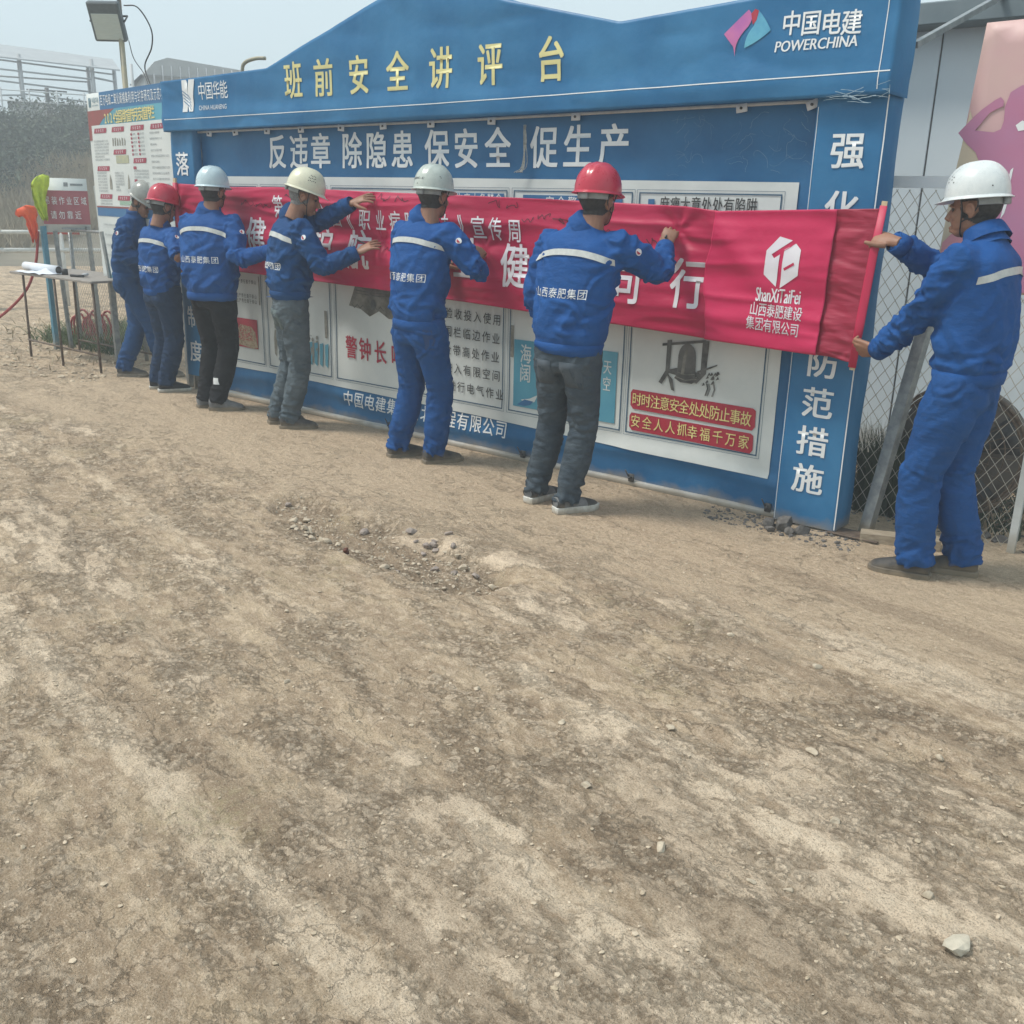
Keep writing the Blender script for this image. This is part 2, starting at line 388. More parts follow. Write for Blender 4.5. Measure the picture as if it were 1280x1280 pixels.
    c = mix(ramp(n_fin, .55, 0, .70, .40), c, light); c = mix(ramp(n_fin, .32, .40, .45, 0), c, (.26, .195, .13))
    # hairline cracks of the dried crust
    wv = noise(6, 4); vm = N(nt, 'ShaderNodeVectorMath', operation='ADD'); cmb = N(nt, 'ShaderNodeCombineXYZ')
    L(mth('MULTIPLY', wv, .5), cmb.inputs[0]); L(mth('MULTIPLY', n_mid, .5), cmb.inputs[1]); L(P, vm.inputs[0]); L(cmb.outputs[0], vm.inputs[1])
    v2 = N(nt, 'ShaderNodeTexVoronoi', feature='DISTANCE_TO_EDGE'); L(vm.outputs[0], v2.inputs[0]); v2.inputs['Scale'].default_value = 5.5
    crk = mth('MULTIPLY', ramp(v2.outputs['Distance'], .0, 1, .035, 0), ramp(n_big, .46, 0, .56, 1))
    c = mix(mth('MULTIPLY', crk, .18), c, (.22, .175, .125))
    mu = N(nt, 'ShaderNodeMix', data_type='RGBA', blend_type='MULTIPLY'); mu.inputs[0].default_value = 1; L(c, mu.inputs[6]); mu.inputs[7].default_value = (1.14, 1.11, 1.08, 1); c = mu.outputs[2]
    L(c, b.inputs['Base Color'])
    h = mth('ADD', mth('MULTIPLY', n_fin, 1.5), mth('MULTIPLY', n_gr, .22)); h = mth('ADD', h, mth('MULTIPLY', n_sc, 2.2)); h = mth('ADD', h, mth('MULTIPLY', pb, .5)); h = mth('SUBTRACT', h, mth('MULTIPLY', crk, .5))
    h = mth('ADD', h, mth('MULTIPLY', mth('MULTIPLY', clm, cld), .9))
    h = mth('ADD', h, mth('MULTIPLY', ramp(cr, .25, 0, .55, 1), .55))
    bp = N(nt, 'ShaderNodeBump'); bp.inputs['Strength'].default_value = 1; bp.inputs['Distance'].default_value = .0125; L(h, bp.inputs['Height']); L(bp.outputs[0], b.inputs['Normal'])
    return m
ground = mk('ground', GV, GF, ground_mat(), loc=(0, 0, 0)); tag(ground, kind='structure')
_, _, g_ap, g_cr, g_fl, g_po = gparts(X, Y)
nb = .06*fbm(X*.9, Y*.6, 12.1, 4)+.025*fbm(X*5, Y*5, 2.1, 3)
C_ = X*.208+Y*.978+nb
g_lb = np.exp(-((C_+3.93-.054*(X+2.5))/.075)**2)*sst(-.5, -1.0, X)+.9*np.exp(-((C_+1.50)/.16)**2)*sst(-1.7, -1.1, X+nb*3)+.8*np.exp(-((C_+3.35)/.10)**2)*sst(-1.9, -1.4, X)*sst(-.1, -.5, X)+.6*np.exp(-((C_+2.65)/.12)**2)*sst(-2.4, -1.8, X)+.5*np.exp(-((C_+3.05)/.09)**2)*sst(-2.0, -2.6, X)
g_db = np.exp(-((C_+3.76-.07*(X+2))/.07)**2)*sst(-3.2, -2.8, X)*sst(-.7, -1.1, X)+.9*np.exp(-((C_+1.02)/.10)**2)*sst(-2.3, -1.6, X)+.8*np.exp(-((C_+1.85)/.10)**2)*sst(-2.9, -2.0, X)+.8*np.exp(-((C_+3.05)/.13)**2)*sst(-1.5, -1.1, X)+.5*np.exp(-((C_+2.9)/.16)**2)*sst(-2.6, -3.4, X)
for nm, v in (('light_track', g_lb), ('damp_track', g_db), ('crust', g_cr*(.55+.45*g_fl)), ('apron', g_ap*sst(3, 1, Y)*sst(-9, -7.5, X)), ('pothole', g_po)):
    a_ = ground.data.attributes.new(nm, 'FLOAT', 'POINT'); a_.data.foreach_set('value', v.astype(np.float32))

# loose stones
ICO = None
def stone_mesh(r, seed, flat=.6, sub=2):
    bm = bmesh.new(); bmesh.ops.create_icosphere(bm, subdivisions=sub, radius=1)
    V = np.array([v.co[:] for v in bm.verts]); F = [[v.index for v in f.verts] for f in bm.faces]; bm.free()
    g = np.random.default_rng(seed)
    for _ in range(7):                       # chip flat facets off
        n = g.normal(size=3); n /= np.linalg.norm(n); d = V@n; lim = g.uniform(.38, .72); V = V-np.outer(np.maximum(d-lim, 0), n)
    V = V*(1+.10*pn(V[:, 0]*2+seed, V[:, 1]*2, V[:, 2]*2))[:, None]
    V = V*np.array(r if np.ndim(r) else (r, r*g.uniform(.65, 1), r*flat)); a = g.uniform(0, 6.28)
    R = np.array([[math.cos(a), -math.sin(a), 0], [math.sin(a), math.cos(a), 0], [0, 0, 1]])
    return V@R.T, F
m_stone = mat('pale_stone', (.36, .30, .22), (.58, .49, .37), 30, .9, .5, 90)
m_dstone = mat('grey_rock', (.07, .065, .06), (.19, .175, .16), 22, .85, .6, 60)
m_white = mat('white_stone', (.40, .36, .28), (.60, .54, .43), 20, .85, .3, 80)
def stone(name, x, y, r, m, label, group=None, seed=1, flat=.6, sink=.25, sub=2):
    V, F = stone_mesh(r, seed, flat, sub); z = ghs(x, y); V = V+np.array([x, y, z+abs(V[:, 2].min())*(1-2*sink)])
    return tag(mk(name, V, F, m, smooth=False), label, 'stone', group)
def scatter(nm, n, xr, yr, rr, m, seed, label, keep=None, sink=.3):
    g = np.random.default_rng(seed); mb = MB()
    base = [stone_mesh(1, seed*31+i, .6, 1) for i in range(8)]
    xs = g.uniform(*xr, n); ys = g.uniform(*yr, n); rs = rr[0]*(rr[1]/rr[0])**(g.uniform(size=n)**2.2)
    if keep is not None: kk = keep(xs, ys, g); xs, ys, rs = xs[kk], ys[kk], rs[kk]
    zs = gh(xs, ys); Vs = []; Fs = []; off = 0
    for x, y, z, r in zip(xs, ys, zs, rs):
        V, F = base[g.integers(8)]; a = g.uniform(0, 6.28); c, s = math.cos(a), math.sin(a)
        W = np.stack([V[:, 0]*c-V[:, 1]*s, V[:, 0]*s+V[:, 1]*c, V[:, 2]*g.uniform(.6, 1.1)], 1)*r+np.array([x, y, z+r*.15])
        Vs.append(W); Fs.append(np.array(F)+off); off += len(V)
    o = mk(nm, np.concatenate(Vs), np.concatenate(Fs), m, smooth=False); return tag(o, label, 'gravel', kind='stuff')
m_grit = mat('grit', (.36, .29, .20), (.62, .51, .38), 14, .95)
scatter('gravel', 11000, (-6.5, .3), (-4.2, .0), (.002, .011), m_grit, 11, 'fine pale grit strewn over the dry mud in the foreground', lambda x, y, g: (fbm(x*1.1, y*2.2, 3.9, 3) > g.uniform(-.45, .25, len(x))))
scatter('rubble', 1700, (-4.5, -2.4), (-2.05, -1.25), (.005, .020), m_stone, 12, 'broken pale rubble filling the shallow pothole', lambda x, y, g: gparts(x, y)[5] > g.uniform(.15, 1, len(x)))
scatter('debris', 420, (-2.4, -1.55), (-.22, .05), (.006, .022), m_dstone, 13, 'dark crumbs of rubble along the foot of the board', lambda x, y, g: g.uniform(size=len(x)) < .8)
scatter('gravel', 1500, (-12.5, -8.2), (-.6, 2.5), (.01, .045), m_grit, 14, 'grey broken stones along the left edge of the yard')
scatter('gravel', 900, (-2.0, 1.2), (.35, 1.4), (.012, .05), m_dstone, 15, 'dark broken rubble on the ground behind the wire fence')
stone('stone', -.335, -2.745, (.054, .033, .022), m_white, 'flat pale stone lying alone at the lower right of the mud', seed=29, sink=.28, sub=2)
stone('brick_fragment', -3.343, -1.868, (.022, .022, .022), mat('burnt_brick', (.05, .02, .013), (.14, .05, .03), 60, .8, .5, 90), 'small dark red brick fragment at the near edge of the pothole', seed=5, flat=1, sink=.1)
for i, (x, y, r) in enumerate([(-2.02, -.10, .055), (-1.93, -.12, .07), (-1.84, -.10, .05), (-1.88, -.17, .04), (-1.98, -.18, .035)]):
    stone('rock', x, y, r, m_dstone, ['grey rock leftmost against the foot of the right pillar', 'largest grey rock against the foot of the right pillar', 'grey rock rightmost against the foot of the right pillar', 'dark rock lying just before the pillar rocks on the right', 'small dark rock lying just before the pillar rocks on the left'][i], 'rocks at the foot of the right pillar', seed=40+i, flat=.75)
m_brk = mat('mauve_rubble', (.24, .195, .17), (.38, .32, .275), 30, .9, .5, 90)
g_ = np.random.default_rng(77)
for i in range(34):
    t = g_.uniform(0, 6.28); q = g_.uniform(.3, 1.0)**.6
    x = -3.42+.85*q*math.cos(t); y = -1.63-.10*(x+3.4)+.20*q*math.sin(t)
    if i < 12: x, y = -3.70+g_.normal()*.09, -1.76+g_.normal()*.035
    elif i < 20: x, y = -3.15+g_.normal()*.09, -1.47+g_.normal()*.03
    stone('stone', x, y, g_.uniform(.016, .036), m_stone if (i < 12 or i > 26) else m_brk, 'pale chunk of broken concrete lying in the pothole', 'chunks of broken concrete in the pothole', seed=100+i, flat=.6)
for i, (px, py, r) in enumerate([(-1.61, -2.51, .016), (-1.34, -2.29, .02), (-.93, -2.15, .024), (-1.35, -2.75, .02), (-1.04, -2.86, .022), (-.80, -2.83, .014), (-.72, -2.79, .013), (-1.52, -1.52, .018), (-1.16, -1.55, .022), (-.74, -2.45, .018), (-.45, -2.60, .02), (-1.72, -2.80, .016), (-1.98, -2.5, .015), (-2.5, -2.9, .014), (-.62, -1.9, .018), (-3.0, -2.5, .014)]):
    stone('stone', px, py, r, m_stone, 'small pale stone lying loose on the dried mud', 'small loose stones on the mud', seed=200+i)

# ------------------------------------------------------------------ vinyl board
m_blue = mat('blue_vinyl', (.012, .120, .280), (.038, .185, .370), 1.6, .42, .10, 26, bump2=.35, bsc2=5, dust=.13, spec=.3)
m_navy = mat('blue_print', (.010, .095, .230), (.028, .145, .310), 1.8, .42, .10, 26, bump2=.45, bsc2=5, dust=.13, spec=.3)
m_poster = mat('white_vinyl', (.57, .61, .60), (.66, .69, .67), 3, .45, .08, 30, bump2=.3, bsc2=6, dust=.12)
m_wht = mat('white_lettering', (.78, .80, .80), (.70, .73, .75), 9, .5)
m_yel = mat('cream_lettering', (.72, .66, .30), (.62, .58, .28), 7, .5)
m_red = mat('red_print', (.42, .025, .05), (.36, .02, .045), 6, .45)
m_blk = mat('black_print', (.03, .032, .035))
m_lineblue = mat('dark_blue_line', (.03, .09, .16))
m_steel = mat('galvanised_steel', (.22, .24, .25), (.36, .38, .38), 20, .45, .1, 60, metal=.6, dust=.15)
m_rail = mat('pale_rail', (.45, .46, .45), (.58, .58, .56), 12, .5, dust=.12)
m_clip = mat('white_clip', (.62, .64, .66), rough=.5)
m_dark = mat('dark_iron', (.04, .04, .042), (.09, .085, .08), 30, .6)
def itp(x, pts): return np.interp(x, [p[0] for p in pts], [p[1] for p in pts])
HT = [(-7.42, 2.43), (-6.9, 2.435), (-6.10, 2.452), (-4.96, 2.79), (-4.58, 2.90), (-3.92, 2.685), (-3.16, 2.512), (-2.43, 2.555), (-1.68, 2.60)]
HB = [(-7.42, 2.062), (-4.5, 2.072), (-1.66, 2.098)]
def yh(x, z):   # header front
    x = np.asarray(x, float); z = np.asarray(z, float)
    return -.045-.010*np.exp(-((z-2.16-.01*(x+4.5)/3)/.05)**2)+.013*fbm(x*.9, z*3, 1.2, 3)+.008*fbm(x*5, z*1.6, 7.2, 3)+.007*(1-np.abs(fbm(x*1.1+z*2, z*2.2-x*.4, 3.7, 2))*2.6).clip(0, 1)**2-.014*sst(2.2, 2.06, z)*np.abs(fbm(x*3, z*2, 3.2, 2))
def yp(x, z):   # pillar front
    x = np.asarray(x, float); z = np.asarray(z, float); return .006*fbm(x*4, z*1.6, 4.4, 3)+.004*fbm(x*9, z*7, 2.4, 2)*sst(1.7, 2.1, z)*3
def yb(x, z):   # recessed sheet
    x = np.asarray(x, float); z = np.asarray(z, float)
    low = sst(.45, .12, z)
    fold = np.exp(-((z-.17-.05*np.sin(x*1.9+.5))/.045)**2)*low
    crease = (1-np.abs(fbm(x*1.7+z*.8, z*1.3-x*.5, 2.9, 2))*2.4).clip(0, 1)**3
    return .072+.010*fbm(x*1.2, z*1.5, 6.2, 3)-.018*fold+.006*crease*(.5+low+sst(1.7, 1.9, z))-.006*fbm(x*6, z*2.0, 1.9, 2)*low
def F_(fn): return lambda u, v, off: np.stack([np.asarray(u, float), fn(u, v)-off, np.asarray(v, float)+0*np.asarray(u, float)], 1)
FH, FP, FB = F_(yh), F_(yp), F_(yb)
def sheet(name, x0, x1, zb, zt, nx, nz, fn, m, parent, off=0, wrap=()):
    xs = np.linspace(x0, x1, nx+1); V = []; 
    b = [itp(x, zb) if isinstance(zb, list) else zb for x in xs]; t = [itp(x, zt) if isinstance(zt, list) else zt for x in xs]
    for j in range(nz+1):
        zz = np.array([b[i]+(t[i]-b[i])*j/nz for i in range(nx+1)]); V.append(np.stack([xs, fn(xs, zz)-off, zz], 1))
    V = np.concatenate(V); k = nx+1
    Fq = [(j*k+i, j*k+i+1, (j+1)*k+i+1, (j+1)*k+i) for j in range(nz) for i in range(nx)]
    V = list(V); 
    def strip(idx, tgt):               # close an edge backwards
        n0 = len(V)
        for q in idx: p = V[q].copy(); V.append(np.array(tgt(p)))
        for a in range(len(idx)-1): Fq.append((idx[a], n0+a, n0+a+1, idx[a+1]))
    for s_, dy in wrap:
        if s_ == 'r': strip([j*k+nx for j in range(nz+1)], lambda p: (p[0]+.004*math.sin(p[2]*9), p[1]+dy, p[2]))
        if s_ == 'l': strip([j*k for j in range(nz+1)][::-1], lambda p: (p[0], p[1]+dy, p[2]))
        if s_ == 'b': strip([i for i in range(k)][::-1][::-1], lambda p: (p[0], p[1]+dy, p[2]+.004))
        if s_ == 't': strip([nz*k+i for i in range(k)][::-1], lambda p: (p[0], p[1]+dy, p[2]))
    return mk(name, V, Fq, m, parent)
board = empty('notice_board', (-4.55, .1, 0), 'long blue vinyl covered safety notice board with gabled header and framed posters', 'notice board')
hd = sheet('header', -7.42, -1.69, HB, HT, 240, 26, yh, m_blue, board, wrap=(('r', .235), ('l', .235), ('b', .05), ('t', .235)))
pr = sheet('pillar', -2.045, -1.707, .012, 2.12, 16, 90, yp, m_blue, board, wrap=(('r', .19), ('l', .075)))
pl = sheet('pillar', -7.405, -7.11, .13, 2.08, 14, 80, yp, m_blue, board, wrap=(('r', .075), ('l', .19)))
bs = sheet('back_sheet', -7.12, -2.03, [(-7.12, .045), (-4, .03), (-2.03, .03)], 2.11, 300, 110, yb, m_navy, board)
ps = sheet('poster_sheet', -7.13, -2.125, [(-7.13, .245), (-6.4, .262), (-5.6, .255), (-4, .235), (-3, .215), (-2.125, .205)], [(-7.13, 1.735), (-4.5, 1.733), (-2.125, 1.722)], 260, 60, yb, m_poster, board, off=.006)
mb = MB(); ribbon(mb, [(x, itp(x, [(-7.3, 2.15), (-4.5, 2.16), (-1.70, 2.195)])) for x in np.linspace(-7.38, -1.70, 90)], .005, FH, .002)
mb.mk('seam', m_wht, hd)
mb = MB(); ribbon(mb, [(-1.712, z) for z in np.linspace(.02, 2.1, 50)], .006, FP, .002); ribbon(mb, [(-2.038, z) for z in np.linspace(.02, 2.06, 50)], .003, FP, .002); mb.mk('seam', m_wht, pr)
mb = MB(); ribbon(mb, [(-1.75, z) for z in np.linspace(2.12, 2.58, 12)], .004, FH, .002); mb.mk('seam', m_wht, hd)
# scratched white creases of the vinyl
g_ = np.random.default_rng(9); mb = MB()
for i in range(40):
    x, z = g_.uniform(-2.95, -2.1), g_.uniform(1.76, 2.04); a = g_.choice([g_.normal(0, .3), g_.normal(1.45, .3)]); P_ = [(x, z)]
    for s_ in range(g_.integers(4, 12)):
        a += g_.normal()*.45; x += math.cos(a)*.014; z += math.sin(a)*.014
        if not (-3.0 < x < -2.07 and 1.75 < z < 2.06): break
        P_.append((x, z))
    if len(P_) > 2: ribbon(mb, P_, g_.uniform(.0005, .0016), FB, .002)
mb.mk('crease_wear', mat('worn_white', (.10, .24, .38), (.26, .38, .48), 40), bs)
mb = MB()
for i in range(16):
    x, z = g_.uniform(-2.0, -1.69), 2.10+g_.normal()*.014; P_ = [(x, z)]; a = g_.normal(0, .15)
    for s_ in range(7): a += g_.normal()*.2; x += math.cos(a)*.016; z += math.sin(a)*.010; P_.append((min(x, -1.692), z))
    ribbon(mb, P_, g_.uniform(.001, .0032), FH, .003)
mb.mk('crease_wear', mat('worn_white2', (.20, .34, .46), (.42, .52, .58), 50), hd)
# header lettering: 班前安全讲评台
X7 = [-5.803, -5.49, -5.135, -4.79, -4.43, -4.07, -3.66]
def hx(px, z): return px
hx7 = [-5.81, -5.497, -5.152, -4.80, -4.43, -4.045, -3.60]
for ch, x_ in zip('班前安全讲评台', hx7): mb = MB(); cells(mb, [(ch, x_, 2.355, .165, .215)], FH, .022, .004, 6); mb.mk('lettering', m_yel, hd)
# left emblem and company name
mb = MB()
poly(mb, [(-7.15, 2.20), (-7.085, 2.20), (-7.07, 2.30), (-7.05, 2.40), (-7.06, 2.425), (-7.125, 2.425), (-7.135, 2.33)], FH, .004, .05)
poly(mb, [(-7.06, 2.20), (-7.005, 2.20), (-6.99, 2.31), (-6.955, 2.425), (-7.03, 2.425), (-7.06, 2.33), (-7.075, 2.25)], FH, .0045, .05)
mb.mk('emblem', m_wht, hd)
mb = MB()
for d in range(4): ribbon(mb, [(-7.13+.0*d, 2.35-.024*d), (-7.05, 2.31-.024*d), (-7.03, 2.285-.024*d)], .006, FH, .006)
mb.mk('emblem_lines', m_blue, hd)
mb = MB(); cells(mb, row('中国华能', -6.875, 2.335, -6.60, 2.335, .080, .115), FH, 0, .004, 3)
run(mb, 'CHINA HUANENG', -6.93, -6.575, 2.205, 2.238, FH, 0, .004); mb.mk('lettering', m_wht, hd)
# right company mark and name
mb = MB(); cells(mb, row('中国电建', -2.197, 2.425, -1.905, 2.405, .083, .098), FH, .018, .004, 4)
run(mb, 'POWERCHINA', -2.265, -1.865, 2.305, 2.352, FH, .03, .004, .1); mb.mk('lettering', m_wht, hd)
def quadcurve(a, b, c, n=8): return [tuple((1-t)**2*np.array(a)+2*t*(1-t)*np.array(b)+t*t*np.array(c)) for t in np.linspace(0, 1, n)]
mb = MB(); poly(mb, quadcurve((-2.545, 2.405), (-2.52, 2.43), (-2.425, 2.505))+quadcurve((-2.425, 2.505), (-2.385, 2.47), (-2.42, 2.43))[1:]+quadcurve((-2.42, 2.43), (-2.49, 2.37), (-2.478, 2.30))[1:]+[(-2.49, 2.345)], FH, .004, .06)
mb.mk('emblem', mat('emblem_pink', (.55, .16, .36), (.42, .12, .38), 8), hd)
mb = MB(); poly(mb, quadcurve((-2.375, 2.50), (-2.33, 2.46), (-2.30, 2.405))+quadcurve((-2.30, 2.405), (-2.35, 2.36), (-2.43, 2.335))[1:]+quadcurve((-2.43, 2.335), (-2.43, 2.39), (-2.39, 2.43))[1:], FH, .004, .06)
mb.mk('emblem', mat('emblem_cyan', (.12, .42, .55), (.06, .28, .48), 8), hd)
mb = MB(); poly(mb, [(-2.41, 2.485), (-2.39, 2.505), (-2.37, 2.495), (-2.378, 2.455), (-2.395, 2.435)], FH, .005, .06); mb.mk('emblem', m_red, hd)
# pillar lettering
for ch, x_, z_ in (('强', -1.872, 1.862), ('化', -1.872, 1.60), ('防', -1.872, .865), ('范', -1.875, .660), ('措', -1.878, .46), ('施', -1.880, .262)):
    mb = MB(); cells(mb, [(ch, x_, z_, .142, .150 if z_ > 1 else .142)], FP, .022, .004, 4); mb.mk('lettering', m_wht, pr)
for ch, z_ in zip('落实安全制度', (1.82, 1.56, 1.25, .94, .62, .335)): mb = MB(); cells(mb, [(ch, -7.262, z_, .15, .165)], FP, .018, .004, 4); mb.mk('lettering', m_wht, pl)
# back sheet lettering
mb = MB()
xs12 = [-6.117+.070, -5.79, -5.515, -5.055, -4.745, -4.44, -3.97-.05, -3.71, -3.40, -3.0, 0, 0]
for ch, x_ in zip('反违章除隐患保安全促生产', (-6.17, -5.925, -5.69, -5.371, -5.127, -4.88, -4.572, -4.328, -4.07, -3.717, -3.476, -3.231)):
    mb = MB(); cells(mb, [(ch, x_, 1.902, .175, .215)], FB, .022, .004, 6); mb.mk('lettering', m_wht, bs)
mb = MB()
for ch, x_ in zip('中国电建集团西北工程有限公司', (-5.457, -5.31, -5.155, -5.0, -4.86, -4.72, -4.585, -4.50+.02, -4.39+.02, -4.28, -4.17+.0, -4.06, -3.95, -3.84)):
    pass
for i, ch in enumerate('中国电建集团西北工程有限公司'): x_ = -5.457+i*(-3.99+5.457)/13; cells(mb, [(ch, x_-.0, .178, .088, .105)], FB, .012, .004, 3)
mb.mk('lettering', m_wht, bs)
# framed posters: (x0, x1) ; line frame from z .30 to 1.66
FR = [(-7.10, -6.425), (-6.365, -5.635), (-5.575, -3.985), (-3.935, -3.085), (-3.045, -2.205)]
PO = []
for i, (a, b_) in enumerate(FR):
    mb = MB(); frame(mb, a, b_, .315-.008*i*0, 1.665, .007, FB, .010, 16)
    frame(mb, a-.014, b_+.014, .301, 1.679, .002, FB, .0095, 16)
    PO.append(mb.mk('poster_border', m_lineblue, ps))
def art(name, m, i, fn, parent=None):
    mb = MB(); fn(mb); o = mb.mk(name, m, parent or ps); return o
m_pblue = mat('poster_blue', (.03, .13, .29), (.04, .16, .33), 6, .45)
m_teal = mat('poster_teal', (.06, .26, .38), (.11, .36, .46), 1.6, .45)
m_grey1 = mat('print_grey_dark', (.05, .052, .05), (.16, .16, .15), 22, .5)
m_grey2 = mat('print_grey_mid', (.16, .155, .13), (.34, .33, .29), 14, .5)
m_grey3 = mat('print_grey_light', (.42, .43, .40), (.55, .56, .53), 14, .5)
art('heading_bar', m_pblue, 0, lambda q: (patch(q, -7.06, -6.47, 1.60, 1.642, FB, .011, 6, 2), patch(q, -6.31, -5.70, 1.595, 1.642, FB, .011, 6, 2), patch(q, -4.53, -4.01, 1.585, 1.645, FB, .011, 6, 2), patch(q, -3.86, -3.15, 1.555, 1.64, FB, .011, 6, 2), patch(q, -2.985, -2.945, 1.57, 1.63, FB, .011, 2, 2)))
art('lettering', m_wht, 0, lambda q: (cells(q, row('安全生产十条禁令', -4.50, 1.612, -4.05, 1.612, .048, .056), FB, .01, .0125, 0), cells(q, row('安全警示标志', -3.655, 1.60, -3.25, 1.60, .055, .062), FB, .01, .0125, 0)))
art('lettering', m_blk, 0, lambda q: cells(q, row('麻痹大意处处有陷阱', -2.88, 1.605, -2.365, 1.605, .052, .072), FB, .012, .0125, 0))
for i, t in enumerate(('严禁未经验收投入使用', '严禁无围栏临边作业', '严禁无安全带高处作业', '严禁擅自进入有限空间', '严禁无证人进行电气作业')):
    x1 = (-4.04, -4.045, -4.05, -4.04, -4.01)[i]
    art('lettering', m_blk, 0, lambda q: cells(q, row(t, x1-.083*(len(t)-1), .895-.119*i, x1, .88-.119*i, .058, .066), FB, .004, .0125, 0))
art('lettering', m_red, 0, lambda q: cells(q, [(c, x, z, .105, .15) for c, x, z in zip('警钟长鸣', (-5.41, -5.265, -5.11, -4.94), (.56, .56, .555, .547))], FB, .02, .0125, 3))
# the lower half of the large bronze bell
def bell_big(q):
    pts = [(-5.35, 1.20), (-5.36, 1.0), (-5.43, .86)]+[(-5.40+.095*k, .80 if k % 2 == 0 else .845) for k in range(1, 5)]+[(-4.93, .80), (-4.90, .85), (-4.945, 1.0), (-4.95, 1.20)]
    poly(q, pts, FB, .0115, .1)
art('bell_picture', mat('print_bronze', (.09, .085, .07), (.26, .25, .21), 9, .5), 2, bell_big)
def bell_lines(q):
    for z in (1.12, .985, .965): ribbon(q, [(x, z-.018*math.cos((x+5.155)*5)) for x in np.linspace(-5.355, -4.95, 14)], .005, FB, .0128)
    ribbon(q, [(-5.40+.03*k, .875-.025*(k % 2)) for k in range(16)], .008, FB, .0128)
    for x in (-5.28, -5.02): ribbon(q, [(x, .99), (x+.002, 1.2)], .005, FB, .0128)
    th = np.linspace(0, 6.3, 12); poly(q, [(-5.17+.03*math.cos(t), .885+.035*math.sin(t)) for t in th[:-1]], FB, .013)
    g = np.random.default_rng(4)
    for k in range(70): x = g.uniform(-5.10, -4.97); z = g.uniform(1.0, 1.2); patch(q, x, x+.012, z, z+.004, FB, .0128, 1, 1)
art('bell_picture', m_grey1, 2, bell_lines)
art('red_picture', m_red, 0, lambda q: patch(q, -6.78, -6.50, .43, .66, FB, .011, 4, 4))
def redpic(q):
    g = np.random.default_rng(8)
    poly(q, [(-6.78, .45), (-6.56, .43), (-6.50, .44), (-6.53, .56), (-6.58, .60), (-6.72, .61), (-6.77, .56)], FB, .0122)
art('red_picture', mat('print_tan', (.45, .36, .24), (.24, .17, .10), 60, .5), 0, redpic)
def redspk(q):
    g = np.random.default_rng(8)
    for k in range(90): x = g.uniform(-6.77, -6.58); z = g.uniform(.48, .60); patch(q, x, x+.008, z, z+.008, FB, .0130, 1, 1)
art('red_picture', m_red, 0, redspk)
def smalltext(q):
    g = np.random.default_rng(18)
    for z in (.95, .84, .80): 
        cells(q, row('安全生产责任重于泰山', -6.80, z, -6.50, z, .024, .03), FB, 0, .0125, 0)
    cells(q, row('安全第一', -6.0, .60, -5.86, .60, .024, .03), FB, 0, .0125, 0)
art('lettering', m_blk, 0, smalltext)
def figs(q):
    g = np.random.default_rng(28)
    for k in range(9):
        x = -6.30+.062*k+g.uniform(-.01, .01); h = g.uniform(.10, .2)
        poly(q, [(x, .42), (x+.02, .40), (x+.035, .42+h*.6), (x+.028, .42+h), (x+.008, .42+h), (x-.005, .42+h*.6)], FB, .0122)
        th = np.linspace(0, 6.28, 8)[:-1]; poly(q, [(x+.018+.014*math.cos(t), .44+h+.016*math.sin(t)) for t in th], FB, .0122)
    patch(q, -5.70, -5.67, .60, .80, FB, .0122, 1, 3); patch(q, -3.925, -3.90, .66, .86, FB, .0122, 1, 3)
    patch(q, -6.46, -6.445, .78, 1.0, FB, .0122, 1, 3)
art('cartoon_picture', m_grey2, 0, figs)
def figs2(q):
    for k in range(4): x = -5.88+.06*k; poly(q, [(x, .40), (x+.03, .38), (x+.04, .56), (x, .55)], FB, .013)
art('cartoon_picture', m_teal, 0, figs2)
# blue seascape poster
art('sea_picture', m_teal, 0, lambda q: patch(q, -3.895, -3.125, .352, .775, FB, .011, 10, 6))
def calli(q):
    g = np.random.default_rng(3)
    cells(q, [('海', -3.80, .69, .075, .11), ('阔', -3.80, .57, .075, .11), ('天', -3.19, .68, .05, .08), ('空', -3.19, .58, .05, .08)], FB, .012, .0128, 0)
    poly(q, [(-3.83, .40), (-3.76, .415), (-3.70, .445), (-3.72, .40), (-3.78, .375)], FB, .0128)
art('lettering', m_poster, 0, calli)
art('boat_picture', m_pblue, 0, lambda q: poly(q, [(-3.86, .365), (-3.80, .405), (-3.73, .40), (-3.755, .375), (-3.80, .362)], FB, .0132))
# bell poster
art('red_band', m_red, 0, lambda q: [poly(q, [(a+.02, z0), (b, z0-.012), (b+.015, z0+.01), (b+.012, z1-.015), (b-.006, z1-.004), (a+.012, z1), (a, z1-.02), (a+.002, z0+.02)], FB, .0115, .09) for a, b, z0, z1 in ((-3.02, -2.245, .462, .575), (-3.02, -2.245, .335, .438))])
m_yel2 = mat('yellow_print', (.72, .62, .25))
art('lettering', m_yel2, 0, lambda q: (cells(q, row('时时注意安全', -2.975, .520, -2.665, .518, .055, .072), FB, .008, .0145, 0), cells(q, row('处处防止事故', -2.60, .515, -2.285, .508, .055, .075), FB, .008, .0145, 0),
    cells(q, row('安全人人抓', -2.975, .390, -2.665, .388, .055, .068), FB, .008, .0145, 0), cells(q, row('幸福千万家', -2.60, .384, -2.285, .380, .055, .07), FB, .008, .0145, 0)))
